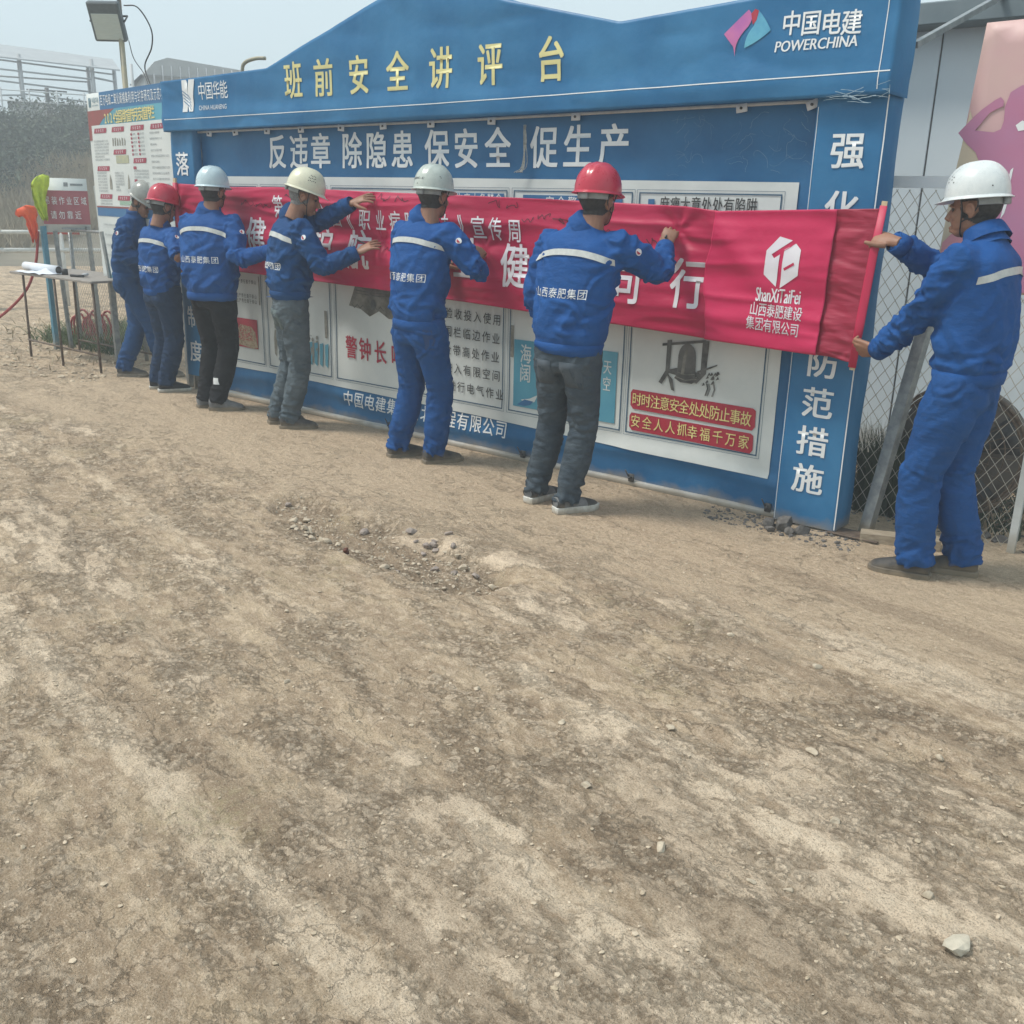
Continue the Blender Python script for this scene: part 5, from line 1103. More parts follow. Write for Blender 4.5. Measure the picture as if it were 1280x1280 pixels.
def creases(A, Q, regions, seed):
    """sharp single folds: regions = (a, b, radius, t0, t1, count, tilt fn(u), half length, width, depth)"""
    g = np.random.default_rng(int(seed*100)); Nn = vnorm(A, Q); A = A.copy(); disp = np.zeros(len(A))
    for (a, b, r, t0, t1, n, tilt, hl, wd, dp) in regions:
        t, d, L = seg(A, a, b); ax = unit(b-a); ok = np.where((t > t0) & (t < t1) & (d < r*1.45) & (d > r*.5))[0]
        if len(ok) < 50: continue
        for k in range(n):
            i = g.choice(ok); c = A[i]; nn = Nn[i]; circ = unit(np.cross(ax, nn)); al = tilt(c, g); dr = circ*math.cos(al)+ax*math.sin(al); dr = unit(dr-nn*(dr@nn)); pn_v = np.cross(nn, dr)
            h_ = hl*g.uniform(.6, 1.5); w_ = wd*g.uniform(.7, 1.4); X_ = A-c; m = np.where((np.abs(X_@dr) < h_*2.2) & (np.abs(X_@nn) < .09) & (np.abs(X_@pn_v) < w_*5+.03))[0]; X_ = X_[m]
            l = X_@dr; q = X_@pn_v+g.normal()*2.2*l*l+.15*g.normal()*np.abs(l); sgn = g.choice((-1, 1))
            e = np.exp(-(l/h_)**2)*(Nn[m]@nn > .1)
            disp[m] += 1.7*dp*g.uniform(.5, 1.3)*e*(sgn*(q/w_)*np.exp(.5-(q/w_)**2)*.9+.75*np.exp(-((q+sgn*w_*.5)/(w_*.6))**2)-.30*np.exp(-(q/(w_*2.4))**2))
    return A+Nn*np.clip(disp, -.028, .034)[:, None]
def raystick(bvh, P, d, off, back=.7):
    o = []
    d = Vector(d).normalized()
    for p in P:
        h = bvh.ray_cast(Vector(p)-d*back, d, back*2)
        o.append((h[0]-d*off)[:] if h[0] is not None else None)
    return o
def stick(name, V, F, bvh, d, off, m, par, sm=False):
    W = raystick(bvh, V, d, off); ok = [w is not None for w in W]; F2 = [f for f in F if all(ok[i] for i in f)]
    # drop faces that jump between layers
    if sm and all(ok):
        R_ = np.array(W).reshape(2, -1, 3)
        for _ in range(3): R_[:, 1:-1] = (R_[:, :-2]+R_[:, 2:]+2*R_[:, 1:-1])/4
        W = [tuple(p) for p in R_.reshape(-1, 3)-np.array(d)/np.linalg.norm(d)*.003]
    W2 = [w if w is not None else (0, 0, 0) for w in W]; A = np.array(W2)
    F3 = [f for f in F2 if max(np.linalg.norm(A[f[i]]-A[f[i-1]]) for i in range(len(f))) < .11]
    used = sorted({i for f in F3 for i in f}); ix = {j: i for i, j in enumerate(used)}
    if not used: return None
    return mk(name, A[used], [[ix[i] for i in f] for f in F3], m, par)
def hand(Wp, d, back, curls, thumb=(.9, .35), side=1, spread=.12, sc_=1.0):
    """Wp wrist point, d direction of the fingers, back = normal of the back of the hand; side=1: thumb on the +x side"""
    y = unit(d); z = np.array(back, float); z = unit(z-y*(z@y)); x = np.cross(y, z)*side
    M = np.stack([x, y, z], 1); parts = []
    def P(*a): return np.array(Wp)+M@(np.array(a)*sc_)
    parts.append(tube([P(0, -.03, 0), P(0, 0, 0), P(.0, .03, 0), P(.002, .06, 0), P(.0, .088, -.002), P(0, .094, -.003)], [(.026, .019), (.028, .019), (.036, .017), (.041, .0155), (.041, .013), (.036, .009)], 14, side=x))
    for i, (bx, L) in enumerate(((.031, .072), (.011, .081), (-.010, .075), (-.029, .058))):
        a = spread*(1-i*.67); p = np.array([bx, .083, -.002]); dr = np.array([math.sin(a), math.cos(a), 0]); pts = [p-dr*.02, p]; c = 0
        for k, f in enumerate((.45, .30, .25)):
            c += curls[i][k]; dd = dr*math.cos(c)+np.array([0, 0, -math.sin(c)]); p = p+dd*L*f; pts.append(p)
        parts.append(tube([P(*q) for q in pts], [.0095*sc_, .0095*sc_, .0085*sc_, .0078*sc_, .0062*sc_], 10, side=x))
    t0 = np.array([.026, .022, -.004]); a, c = thumb; td = unit([math.sin(a), math.cos(a), -c]); t1 = t0+td*.038; td2 = unit([math.sin(a)*.6, math.cos(a)*1.1, -c*1.3]); t2 = t1+td2*.030; t3 = t2+unit(td2+np.array([-.15, 0, -.1]))*.022
    parts.append(tube([P(*q) for q in (t0, t1, t2, t3)], [.0145*sc_, .0115*sc_, .0100*sc_, .0075*sc_], 10, side=x)); return parts
HEAD = None
def head_mesh():
    mb = MB()
    for c, r in (((0, -.012, .022), (.076, .096, .098)), ((0, .030, -.030), (.062, .066, .085)), ((0, .052, -.088), (.036, .036, .028)), ((0, .0, -.06), (.058, .065, .055)), ((.036, .062, -.028), (.024, .022, .024)), ((-.036, .062, -.028), (.024, .022, .024)), ((0, .082, .012), (.05, .014, .012)), ((0, .092, -.075), (.024, .010, .0075)), ((0, .089, -.088), (.021, .011, .008))): mb.add(*ell(c, r))
    mb.add(*tube([(0, .086, .004), (0, .099, -.018), (0, .110, -.036), (0, .098, -.046)], [.009, .0115, .0145, .009], 10))
    mb.add(*ell((.012, .092, -.042), (.009, .010, .008))); mb.add(*ell((-.012, .092, -.042), (.009, .010, .008)))
    for s in (1, -1):
        th = np.linspace(-.4, 5.2, 14); mb.add(*tube([(s*(.078+.006*math.sin(a)), -.004+.016*math.cos(a)-.006, -.012+.027*math.sin(a)) for a in th], .0065, 8)); mb.add(*ell((s*.075, -.008, -.014), (.006, .013, .022)))
    mb.add(*tube([(0, -.018, -.03), (0, -.026, -.09), (0, -.034, -.17)], [.056, .054, .060], 16))
    V, F = mb.arr(); A, Q = remesh(V, F, .0042, 2)
    for s in (1, -1): A[:, 1] -= .011*np.exp(-(((A[:, 0]-s*.031)/.016)**2+((A[:, 2]+.004)/.011)**2))*(A[:, 1] > .03)
    A[:, 1] -= .003*np.exp(-((A[:, 2]+.0815)/.0025)**2-((A[:, 0])/.02)**2)*(A[:, 1] > .06)
    return A, Q
HA, HQ = head_mesh()
def helmet_mesh():
    nu, nv = 56, 22; V = []; a, b, h = .112, .128, .133
    for j in range(nv+1):
        t = j/nv*math.pi/2; rr = math.cos(t)**.80; zz = math.sin(t)**.92
        for i in range(nu):
            ph = 2*math.pi*i/nu; x = math.sin(ph)*a*rr; y = math.cos(ph)*b*rr; z = h*zz
            rg = sum(math.exp(-((x-c)/.008)**2)*.006 for c in (-.034, 0, .034))*sst(.25, .6, zz)*(1 if abs(y) < .12 else .5)
            V.append((x, y, z+rg))
    F = [(j*nu+i, j*nu+(i+1) % nu, (j+1)*nu+(i+1) % nu, (j+1)*nu+i) for j in range(nv) for i in range(nu)]
    n0 = len(V)       # brim
    for k_, (o, dz) in enumerate(((0, 0), (.006, -.006), (.014, -.010), (.016, -.013), (.012, -.014), (0, -.008), (-.004, .006))):
        for i in range(nu):
            ph = 2*math.pi*i/nu; pk = max(0, math.cos(ph))**3; e = o*(1+1.5*pk) if o > 0 else o; V.append((math.sin(ph)*(a+e*.75), math.cos(ph)*(b+e), dz-.010*pk*(o > 0)-.004*(1-pk)*0))
    F += [(n0+j*nu+i, n0+(j+1)*nu+i, n0+(j+1)*nu+(i+1) % nu, n0+j*nu+(i+1) % nu) for j in range(6) for i in range(nu)]
    return np.array(V), F
HV, HF = helmet_mesh()
def frame_of(f, roll_=0.0):
    f = unit(f); r_ = unit(np.cross(f, (0, 0, 1))); u_ = np.cross(r_, f)
    if roll_: c, s = math.cos(roll_), math.sin(roll_); r_, u_ = r_*c+u_*s, u_*c-r_*s
    return np.stack([r_, f, u_], 1)
def person(label, H, N_, Hd, face, hd, feet, wr, poles, mats, sc_=1.0, hemz=-.04, legw=1.0, seed=1, hands=(None, None), text=True, helm=None, tilt=0, torso=None, shoes='plain', sh=.198, hipturn=None, arms=1.0, strip_z=-.115, knee=None, hipr=1.0, lean_h=0, cuff=0):
    H, N_, Hd = [np.array(v, float) for v in (H, N_, Hd)]; root = empty('person', (H[0], H[1], 0), label, 'person', 'workers at the banner')
    f = unit((*face, 0)); r_ = np.array([f[1], -f[0], 0]); fh = unit((*(hipturn or face), 0)); rh = np.array([fh[1], -fh[0], 0]); up_ = unit(N_-H)
    mj, mt, ms, mh = mats
    S = [N_+r_*sh*sc_*s-up_*.080+f*.01 for s in (-1, 1)]
    E = [ik(S[i], wr[i], .285*sc_*arms, .255*sc_*arms, poles[i]) for i in (0, 1)]
    W = [np.array(w_, float) for w_ in wr]
    # body: one mesh (head, neck, trunk, forearms and hands)
    HM = frame_of(hd, tilt); A = (HA*.98*sc_**.5)@HM.T+Hd; VV = [A]; FF = [HQ.copy()]; off = len(A)
    mb = MB(); mb.add(*tube([H+(0, 0, -.05), H+(0, 0, .12), (H+N_)/2+up_*.1, N_-up_*.05, N_+up_*.015], [(.12, .09), (.11, .085), (.13, .09), (.13, .07), (.055, .055)], 12, side=r_)); mb.add(*tube([N_-up_*.03, N_*.6+(Hd+HM@np.array([0, -.02, -.08]))*.4, Hd+HM@np.array([0, -.022, -.07])], [.058, .056, .055], 14))
    for i in (0, 1): mb.add(*tube([S[i], E[i]], [.05, .04], 10))
    A2, Q2 = remesh(*mb.arr(), .012, 1); VV.append(A2); FF.append(Q2+off); off += len(A2)
    for i in (0, 1):
        if hands[i] is None: continue
        d, bk, cu, th, sp_ = hands[i]; parts = hand(W[i], d, bk, cu, th, side=(1 if i == 0 else -1), spread=sp_*1.35, sc_=1.04*sc_**.5); mb = MB()
        for p in parts: mb.add(*p)
        mb.add(*tube([W[i]-unit(W[i]-E[i])*.07, W[i], W[i]+unit(d)*.02], [(.030, .025), (.027, .020), (.028, .018)], 12, side=np.cross(unit(d), unit(bk))))
        A3, Q3 = remesh(*mb.arr(), .0030, 1); VV.append(A3); FF.append(Q3+off); off += len(A3)
    body = mk('body', np.concatenate(VV), np.concatenate(FF), m_skin, root)
    # hair: the scalp below the helmet
    L_ = HA; hm_ = ((L_[:, 2] > -.070+.5*np.maximum(0, L_[:, 1]+.03)) & (L_[:, 1] < .035) & (np.abs(L_[:, 0]) < .079) & ~((np.abs(L_[:, 0]) > .066) & (L_[:, 1] > -.036) & (L_[:, 2] < .022))) | ((L_[:, 2] > .055))
    fm = hm_[HQ].all(1); us = np.unique(HQ[fm]); ix = -np.ones(len(HA), int); ix[us] = np.arange(len(us)); hn = vnorm(HA, HQ)
    hv = HA[us]+hn[us]*(.0035+.0015*pn(HA[us][:, 0]*300, HA[us][:, 1]*300, HA[us][:, 2]*60))[:, None]
    mk('hair', (hv*.98*sc_**.5)@HM.T+Hd, ix[HQ[fm]], mh, body)
    for s in (1, -1): V, F = ell((s*.031, .0745, -.004), (.0105, .0105, .0105)); mk('eye', (V*.98)@HM.T+Hd, F, mat('eye_dark', (.04, .03, .025), rough=.2), body)
    V, F = tube([(-.046, .086, .010), (-.030, .092, .015), (-.016, .092, .012)], .003, 6); mk('eyebrow', (np.array(V)*.98)@HM.T+Hd, F, mh, body)
    V, F = tube([(.046, .086, .010), (.030, .092, .015), (.016, .092, .012)], .003, 6); mk('eyebrow', (np.array(V)*.98)@HM.T+Hd, F, mh, body)
    # trousers
    an = []; kn = []; hj = []; mb = MB()
    for i, (fx, fy, fa) in enumerate(feet):
        fd = np.array([math.sin(fa), math.cos(fa), 0]); z0 = ghs(fx, fy); a_ = np.array([fx, fy, z0+.085]); j_ = H+rh*.088*(-1 if i == 0 else 1)*hipr-(0, 0, .03)
        pk_ = fd*.9+f*.3+(knee[i] if knee else 0); D_ = np.linalg.norm(j_-a_); k_ = ik(j_, a_, D_*.523, D_*.4815, pk_); an.append(a_); kn.append(k_); hj.append(j_)
        bot = np.array([fx, fy, z0+.052])-fd*.016
        mb.add(*tube([j_+(0, 0, .05), j_*.98+k_*.02, j_*.7+k_*.3, j_*.35+k_*.65, k_, k_*.55+a_*.45, a_+(0, 0, .06), bot], [(.095, .105), (.100*legw, .112), (.098*legw, .105*legw), (.086*legw, .090*legw), (.078*legw, .080*legw), (.078*legw, .080*legw), (.068*legw, .074*legw), (.066*legw, .076*legw)], 18, side=rh))
    mb.add(*tube([H+(0, 0, .13), H+(0, 0, .05), H-(0, 0, .03), H-(0, 0, .10), H-(0, 0, .14)], [(.115, .085), (.138, .104), (.160, .122), (.15, .118), (.08, .09)], 22, side=rh, sup=2.3))
    mb.add(*ell(H-fh*.042-(0, 0, .085)+rh*.07, (.082, .080, .085))); mb.add(*ell(H-fh*.042-(0, 0, .085)-rh*.07, (.082, .080, .085)))
    A, Q = remesh(*mb.arr(), .0092, 4)
    sg = []
    for i in (0, 1):
        sg.append((hj[i], kn[i], .10, 8, lambda t: .40+.5*np.exp(-((t-.95)/.2)**2)+.7*np.exp(-((t-.05)/.2)**2), 1.1)); sg.append((kn[i], an[i], .085, 15, lambda t: .30+.85*np.clip(t, 0, 1.1)**3+.5*np.exp(-(t/.2)**2), .5))
    sg.append((H+(0, 0, .1), H-(0, 0, .12), .16, 8, lambda t: .35+0*t, .8))
    A = folds(A, Q, sg, .0150*(legw**.5), seed, rh); A = lap(A, Q, 1, .25)
    rg = []
    for i in (0, 1):
        rg += [(hj[i], kn[i], .10, -.05, .35, 7, lambda c, g, sg=(1 if i else -1): g.normal(.75, .25)*g.choice((1, -1)), .07, .013, .0075), (hj[i], kn[i], .095, .3, .8, 5, lambda c, g: g.normal(.5, .4)*g.choice((1, -1)), .06, .014, .006),
               (hj[i], kn[i], .085, .82, 1.0, 7, lambda c, g: g.normal(0, .3), .045, .010, .0075), (kn[i], an[i], .085, .0, .35, 7, lambda c, g: g.normal(0, .4), .045, .010, .007), (kn[i], an[i], .08, .35, .75, 5, lambda c, g: g.normal(.3, .5), .05, .012, .006), (kn[i], an[i], .08, .72, 1.12, 11, lambda c, g: g.normal(0, .35), .05, .011, .010)]
    rg.append((H+(0, 0, .08), H-(0, 0, .14), .15, 0, 1, 8, lambda c, g: g.normal(.9, .3)*g.choice((1, -1)), .06, .012, .006))
    A = creases(A, Q, rg, seed+.5)
    tr = mk('trousers', A, Q, mt, root)
    # jacket
    hem = H+up_*hemz; mb = MB(); T0 = N_-hem; ln = np.linalg.norm(T0)
    def tp(t, o=0): return hem+T0*t+f*o
    def sd(t): return unit(rh*(1-t)+r_*t)
    tl = [0, .05, .105, .14, .22, .40, .60, .75, .85, .91, .96, 1.03]
    ra = [(.170, .122), (.176, .127), (.178, .129), (.192, .142), (.202, .148), (.205, .148), (.217, .144), (.223, .134), (.208, .122), (.172, .102), (.118, .085), (.072, .07)]
    if torso: ra = [(a_*torso[0], b_*torso[1]) for a_, b_ in ra]
    mb.add(*tube([tp(t, -.012*math.sin(t*3.1)) for t in tl], [(a_*sc_, b_*sc_) for a_, b_ in ra], 26, side=np.array([sd(t) for t in tl]), sup=2.25))
    for i in (0, 1):
        s_ = S[i]; e_ = E[i]; w_ = W[i]; dn = unit(w_-e_)
        inn = N_-up_*.065+(s_-N_)*.40
        mb.add(*tube([inn, s_*.97+e_*.03, s_*.7+e_*.3, s_*.35+e_*.65, e_-unit(e_-s_)*.03, e_+dn*.03, e_*.6+w_*.4, e_*.25+w_*.75, w_-dn*.025, w_-dn*.008], [.074, (.080, .084), (.079, .083), (.074, .077), (.070, .073), (.067, .070), (.061, .063), (.054, .056), (.045, .046), (.043, .044)], 16))
    A, Q = remesh(*mb.arr(), .0088, 4)
    sg = [(hem, hem+T0*.5, .17, 6.0, lambda t: (.85+.4*np.exp(-((t-.4)/.25)**2))*sst(.12, .34, t)+.12, .9), (hem+T0*.5, N_, .17, 5.0, lambda t: .65-.45*sst(.45, .9, t), -.7)]
    for i in (0, 1): sg.append((S[i], E[i], .08, 12, lambda t: .6+.6*np.exp(-((t-1)/.3)**2), .7)); sg.append((E[i], W[i], .065, 18, lambda t: .7+.5*np.exp(-(t/.3)**2)+.3*t, .3))
    A = folds(A, Q, sg, .0200, seed+3.3, r_); A = lap(A, Q, 1, .25)
    def tb(c, g): u = (c-N_)@r_; bk_ = -1 if (c-N_)@f < 0 else 1; return math.copysign(g.uniform(.5, 1.15), -u*bk_) if abs(u) > .05 else g.normal(0, 1)
    rg = [(hem, N_, .18, .12, .30, 14, lambda c, g: g.normal(.35, .5)*g.choice((1, -1)), .07, .015, .0105), (hem, N_, .19, .28, .62, 18, tb, .115, .017, .0105), (hem, N_, .20, .60, .82, 12, tb, .08, .015, .0075), (hem, N_, .17, .0, .10, 22, lambda c, g: 1.57+g.normal()*.1, .03, .006, .003)]
    for i in (0, 1): rg += [(S[i], E[i], .075, .05, .6, 8, lambda c, g: g.normal(.7, .4)*g.choice((1, -1)), .06, .012, .0085), (S[i], E[i], .07, .7, 1.0, 8, lambda c, g: g.normal(0, .35), .045, .010, .009), (E[i], W[i], .06, -.05, .35, 8, lambda c, g: g.normal(.2, .4), .045, .010, .009), (E[i], W[i], .055, .35, .95, 9, lambda c, g: g.normal(.3, .5), .045, .009, .007)]
    A = creases(A, Q, rg, seed+.7)
    jk = mk('jacket', A, Q, mj, root)
    bv = BVHTree.FromPolygons(A.tolist(), Q.tolist())
    # collar
    nk = N_*.5+(Hd+HM@np.array([0, -.025, -.11]))*.5; ud = unit(Hd+HM@np.array([0, -.03, -.08])-N_)
    cr_ = []
    for (z_, a_, b_) in ((-.045, .088, .080), (-.01, .077, .072), (.02, .070, .067), (.042, .071, .069), (.046, .077, .075), (.036, .082, .080), (.008, .088, .085), (-.016, .095, .090)): cr_.append((N_+ud*z_-f*.006, (a_*sc_, b_*sc_)))
    V, F = tube([c[0] for c in cr_], [c[1] for c in cr_], 26, side=r_, cap=False); V = np.array(V); V += (.003*pn(V[:, 0]*30, V[:, 1]*30, V[:, 2]*30))[:, None]; mk('collar', V, F, mj, jk)
    # hem band and cuffs
    V = []; na = 56
    for t_, o_ in ((.000, .004), (.012, .010), (.050, .010), (.088, .009), (.098, .001)):
        for j in range(na):
            a = 2*math.pi*j/na; dr = Vector(rh*math.cos(a)+fh*math.sin(a)); c_ = Vector(tp(t_)); hit = bv.ray_cast(c_+dr*.34, -dr, .34)
            p_ = hit[0] if hit[0] is not None and (hit[0]-c_).length < .24 else c_+dr*.17
            V.append(np.array(p_)+np.array(dr)*(o_+.0012*math.sin(a*21)))
    V = np.array(V).reshape(5, na, 3); 
    for q in range(5):
        for _ in range(2): V[q] = (np.roll(V[q], 1, 0)+np.roll(V[q], -1, 0)+V[q]*2)/4
    mk('waistband', V.reshape(-1, 3), [(q*na+j, q*na+(j+1) % na, (q+1)*na+(j+1) % na, (q+1)*na+j) for q in range(4) for j in range(na)], mj, jk)
    for i in (0, 1):
        dn = unit(W[i]-E[i]); o = mk('cuff', *tube([W[i]-dn*.062, W[i]-dn*.03, W[i]-dn*.003], [.0495, .0475, .0445], 20, cap=False), mj, jk); thicken(o, .004)
    # reflective strip across the back, company name, sleeve badge
    up3 = np.array([0, 0, 1.])
    def bk(u, v): return np.outer(u, r_)+np.outer(v, up_)+N_-f*.25
    us = np.linspace(-.212, .222, 49)
    zc = strip_z-.05*(np.abs(us)/.23)**2.5; V = np.concatenate([bk(us, zc-.015), bk(us, zc+.015)]); n = len(us)
    stick('reflective_strip', V, [(i, i+1, n+i+1, n+i) for i in range(n-1)], bv, f, .004, m_strip, jk, True)
    if text:
        q = MB(); tu = text if isinstance(text, tuple) else (-.165, .165, -.335)
        cells(q, row('山西泰肥集团', tu[0]+.025, tu[2], tu[1]-.025, tu[2], .043, .047), lambda u, v, off: bk(np.asarray(u, float), np.asarray(v, float)), 0, .0, 3); V, F = q.arr()
        stick('lettering', V, F, bv, f, .004, m_wht, jk)
    i = 1; c = S[1]*.68+E[1]*.32; ax = unit(E[1]-S[1]); outd = unit(r_-ax*(r_@ax)-f*.35); sx = np.cross(ax, outd)
    th = np.linspace(0, 2*math.pi, 13)[:-1]; P_ = [c+outd*.2+.018*(ax*math.cos(a)+sx*math.sin(a)) for a in th]
    stick('badge', P_, [list(range(12))], bv, -outd, .005, m_wht, jk); P2 = [c+outd*.2+.013*(ax*math.cos(a)+sx*math.sin(a)) for a in th if math.sin(a) > -.1]
    stick('badge', P2, [list(range(len(P2)))], bv, -outd, .007, m_red, jk)
    # shoes
    for i, (fx, fy, fa) in enumerate(feet):
        fd = np.array([math.sin(fa), math.cos(fa), 0]); fr2 = np.array([fd[1], -fd[0], 0]); z0 = ghs(fx, fy)-.002; c = np.array([fx, fy, z0])
        up_s = [(-.080, .032, .032, .060), (-.070, .038, .040, .052), (-.035, .040, .052, .055), (.0, .040, .056, .056), (.04, .042, .046, .046), (.09, .047, .036, .036), (.135, .045, .028, .030), (.165, .034, .022, .026), (.178, .016, .014, .022)]
        V = []; n = 18
        for (y_, a_, b_, zc_) in up_s:
            for j in range(n): t = 2*math.pi*j/n; V.append(c+fd*y_+fr2*(a_*math.cos(t))+np.array([0, 0, max(.012, zc_+b_*math.sin(t))]))
        F = [(k_*n+j, k_*n+(j+1) % n, (k_+1)*n+(j+1) % n, (k_+1)*n+j) for k_ in range(len(up_s)-1) for j in range(n)]+[list(range(n))[::-1], [(len(up_s)-1)*n+j for j in range(n)]]
        sh_ = mk('shoe', V, F, ms[0], root)
        ol = [(-.088, .022), (-.082, .036), (-.05, .043), (0, .042), (.05, .046), (.10, .051), (.14, .048), (.17, .036), (.188, .016)]; P_ = [(y_, a_) for y_, a_ in ol]+[(y_, -a_) for y_, a_ in ol[::-1]]; k_ = len(P_); hh = ms[2] if len(ms) > 2 else .024
        V = [c+fd*y_*k2+fr2*a_*k2+np.array([0, 0, z_]) for z_, k2 in ((0, .97), (.006, 1), (hh, 1), (hh+.004, .95)) for y_, a_ in P_]
        F = [(q*k_+j, q*k_+(j+1) % k_, (q+1)*k_+(j+1) % k_, (q+1)*k_+j) for q in range(3) for j in range(k_)]+[list(range(k_)), [3*k_+j for j in range(k_)][::-1]]; F = [fc[::-1] for fc in F]
        mk('sole', V, F, ms[1], sh_, False)
        if len(ms) > 2:
            for (y0, y1, nm_) in ((.095, .18, 'toe_cap'), (-.084, -.045, 'heel_cap')):
                ys = np.linspace(y0, y1, 7); aa = np.interp(ys, [u_[0] for u_ in up_s], [u_[1] for u_ in up_s]); bb = np.interp(ys, [u_[0] for u_ in up_s], [u_[2] for u_ in up_s]); zz = np.interp(ys, [u_[0] for u_ in up_s], [u_[3] for u_ in up_s])
                V = [c+fd*y_+fr2*((a_+.0025)*math.cos(2*math.pi*j/n))+np.array([0, 0, max(.03, zz_+(b_*(.75 if nm_ == 'heel_cap' else 1)+.0025)*math.sin(2*math.pi*j/n))]) for y_, a_, b_, zz_ in zip(ys, aa, bb, zz) for j in range(n)]
                mk(nm_, V, [(k_*n+j, k_*n+(j+1) % n, (k_+1)*n+(j+1) % n, (k_+1)*n+j) for k_ in range(6) for j in range(n)], s_dk, sh_)
        mb = MB()
        for q in range(4): mb.add(*tube([c+fd*(.035+.022*q)+fr2*x_+np.array([0, 0, .094-.012*q-abs(x_)*.35]) for x_ in (-.022, 0, .022)], .003, 5))
        mb.mk('laces', ms[3] if len(ms) > 3 else m_strap, sh_)
    # hard hat
    hc, nd = helm; HO = Hd+HM@np.array([0, -.006, .045]); hh_ = mk('hard_hat', (HV*1.0)@HM.T+HO, HF, hc, root)
    th = np.linspace(math.pi*.60, math.pi*1.40, 22); V = []
    for dz, e in ((-.012, 0), (-.036, .001), (-.040, -.002), (-.036, -.005), (-.012, -.005)): V += [np.array([math.sin(a)*(.092+e), math.cos(a)*(.111+e), dz-.010*math.cos(a)*-1*0]) for a in th]
    n = len(th); mk('nape_band', np.array(V)@HM.T+HO, [(q*n+j, q*n+j+1, (q+1)*n+j+1, (q+1)*n+j) for q in range(4) for j in range(n-1)], m_band, hh_)
    V, F = boxg(-.022, .022, -.130, -.112, -.042, -.012, .004); mk('ratchet', np.array(V)@HM.T+HO, F, m_band, hh_)
    for s in (1, -1):
        for p in ([(s*.095, .03, -.006), (s*.079, .028, -.05), (s*.068, .035, -.10), (s*.045, .045, -.145), (0, .055, -.160)], [(s*.098, -.035, -.006), (s*.084, -.036, -.04), (s*.075, -.01, -.075), (s*.068, .032, -.10)]):
            V, F = tube(spline(p, 5), .0030, 6); mk('chin_strap', np.array(V)@HM.T+HO, F, m_strap, hh_)
    if nd:
        bh = BVHTree.FromPolygons(((HV)@HM.T+HO).tolist(), [list(q) for q in HF])
        for (az, el, kind) in nd:
            dl = HM@np.array([math.sin(az)*math.cos(el), math.cos(az)*math.cos(el), math.sin(el)]); cc = HO+HM@np.array([0, 0, .02]); sxx = unit(np.cross(dl, HM[:, 2])); syy = np.cross(sxx, dl)
            if kind == 'dot': P_ = [cc+dl*.25+.0032*(sxx*math.cos(a)+syy*math.sin(a)) for a in np.linspace(0, 6.28, 9)[:-1]]; stick('vent_hole', P_, [list(range(8))], bh, -dl, .0012, m_strap, hh_)
            elif kind == 'plate': P_ = [cc+dl*.25+sxx*a*.010+syy*b*.013 for a, b in ((-1, -1), (1, -1), (1, 1), (-1, 1))]; stick('sticker', P_, [[0, 1, 2, 3]], bh, -dl, .0012, m_wht, hh_); P_ = [cc+dl*.25+sxx*a*.005+syy*b*.008 for a, b in ((-1, -1), (1, -1), (1, 1), (-1, 1))]; stick('sticker', P_, [[0, 1, 2, 3]], bh, -dl, .002, m_strap, hh_)
            else:
                q = MB(); run(q, kind, -.048, .048, -.006, .006, lambda u, v, off: cc+dl*.25+np.outer(-np.asarray(u), sxx)*-1+np.outer(v, syy), .05, 0); V, F = q.arr(); stick('lettering', V, F, bh, -dl, .0014, mat('faded_black', (.10, .10, .10)), hh_)
    return root, jk, bv, f, r_, up_, N_, H
def hmat(n, c, c2): return mat(n, c, c2, 26, .28, 0, 50, coat=.3, lo=.45, hi=.75)
flat_ = [(.25, .25, .15)]*4; relax = [(.45, .5, .3)]*4; grip = [(1.1, 1.3, .7)]*4; pinch = [(.9, .8, .5), (.75, .9, .6), (.9, 1.0, .7), (1.0, 1.1, .7)]
w_shoe = mat('white_sole', (.62, .62, .58), (.45, .43, .38), 30, .6, dust=.05)
def fa(dx, dy): return math.atan2(dx, dy)
m_j_navy = mat('navy_trousers', (.012, .032, .075), (.018, .042, .095), 5, .78, .3, 400, bump2=.7, bsc2=16, stretch=(1, 1, 2), spec=.18)
m_j_blk = mat('black_trousers', (.010, .010, .012), (.018, .018, .02), 5, .78, .3, 400, bump2=.7, bsc2=16, stretch=(1, 1, 2), spec=.18)
m_j_grn = mat('grey_green_jeans', (.066, .090, .108), (.118, .146, .165), 7, .82, .35, 420, bump2=.8, bsc2=16, stretch=(1, 1, 2), spec=.18)
m_j_gry = mat('dark_grey_jeans', (.038, .054, .072), (.075, .096, .115), 7, .82, .35, 420, bump2=.8, bsc2=16, stretch=(1, 1, 2), spec=.18)
m_j_blu = mat('blue_work_trousers', (.008, .060, .205), (.012, .076, .25), 4, .74, .25, 420, bump2=.55, bsc2=14, dust=.10, stretch=(1, 1, 2), spec=.18)
m_j_blu2 = mat('darker_blue_trousers', (.010, .050, .145), (.013, .062, .175), 4, .7, .25, 420, bump2=.55, bsc2=14, dust=.10, stretch=(1, 1, 2), spec=.18)
s_dk = mat('dark_shoe', (.030, .030, .030), (.07, .065, .06), 30, .7, dust=.10); s_gy = mat('grey_shoe', (.12, .125, .13), (.20, .20, .20), 30, .7, dust=.06); s_bl = mat('black_shoe', (.012, .012, .014)); s_tan = mat('dusty_shoe', (.20, .17, .13), (.28, .24, .19), 30, .8)
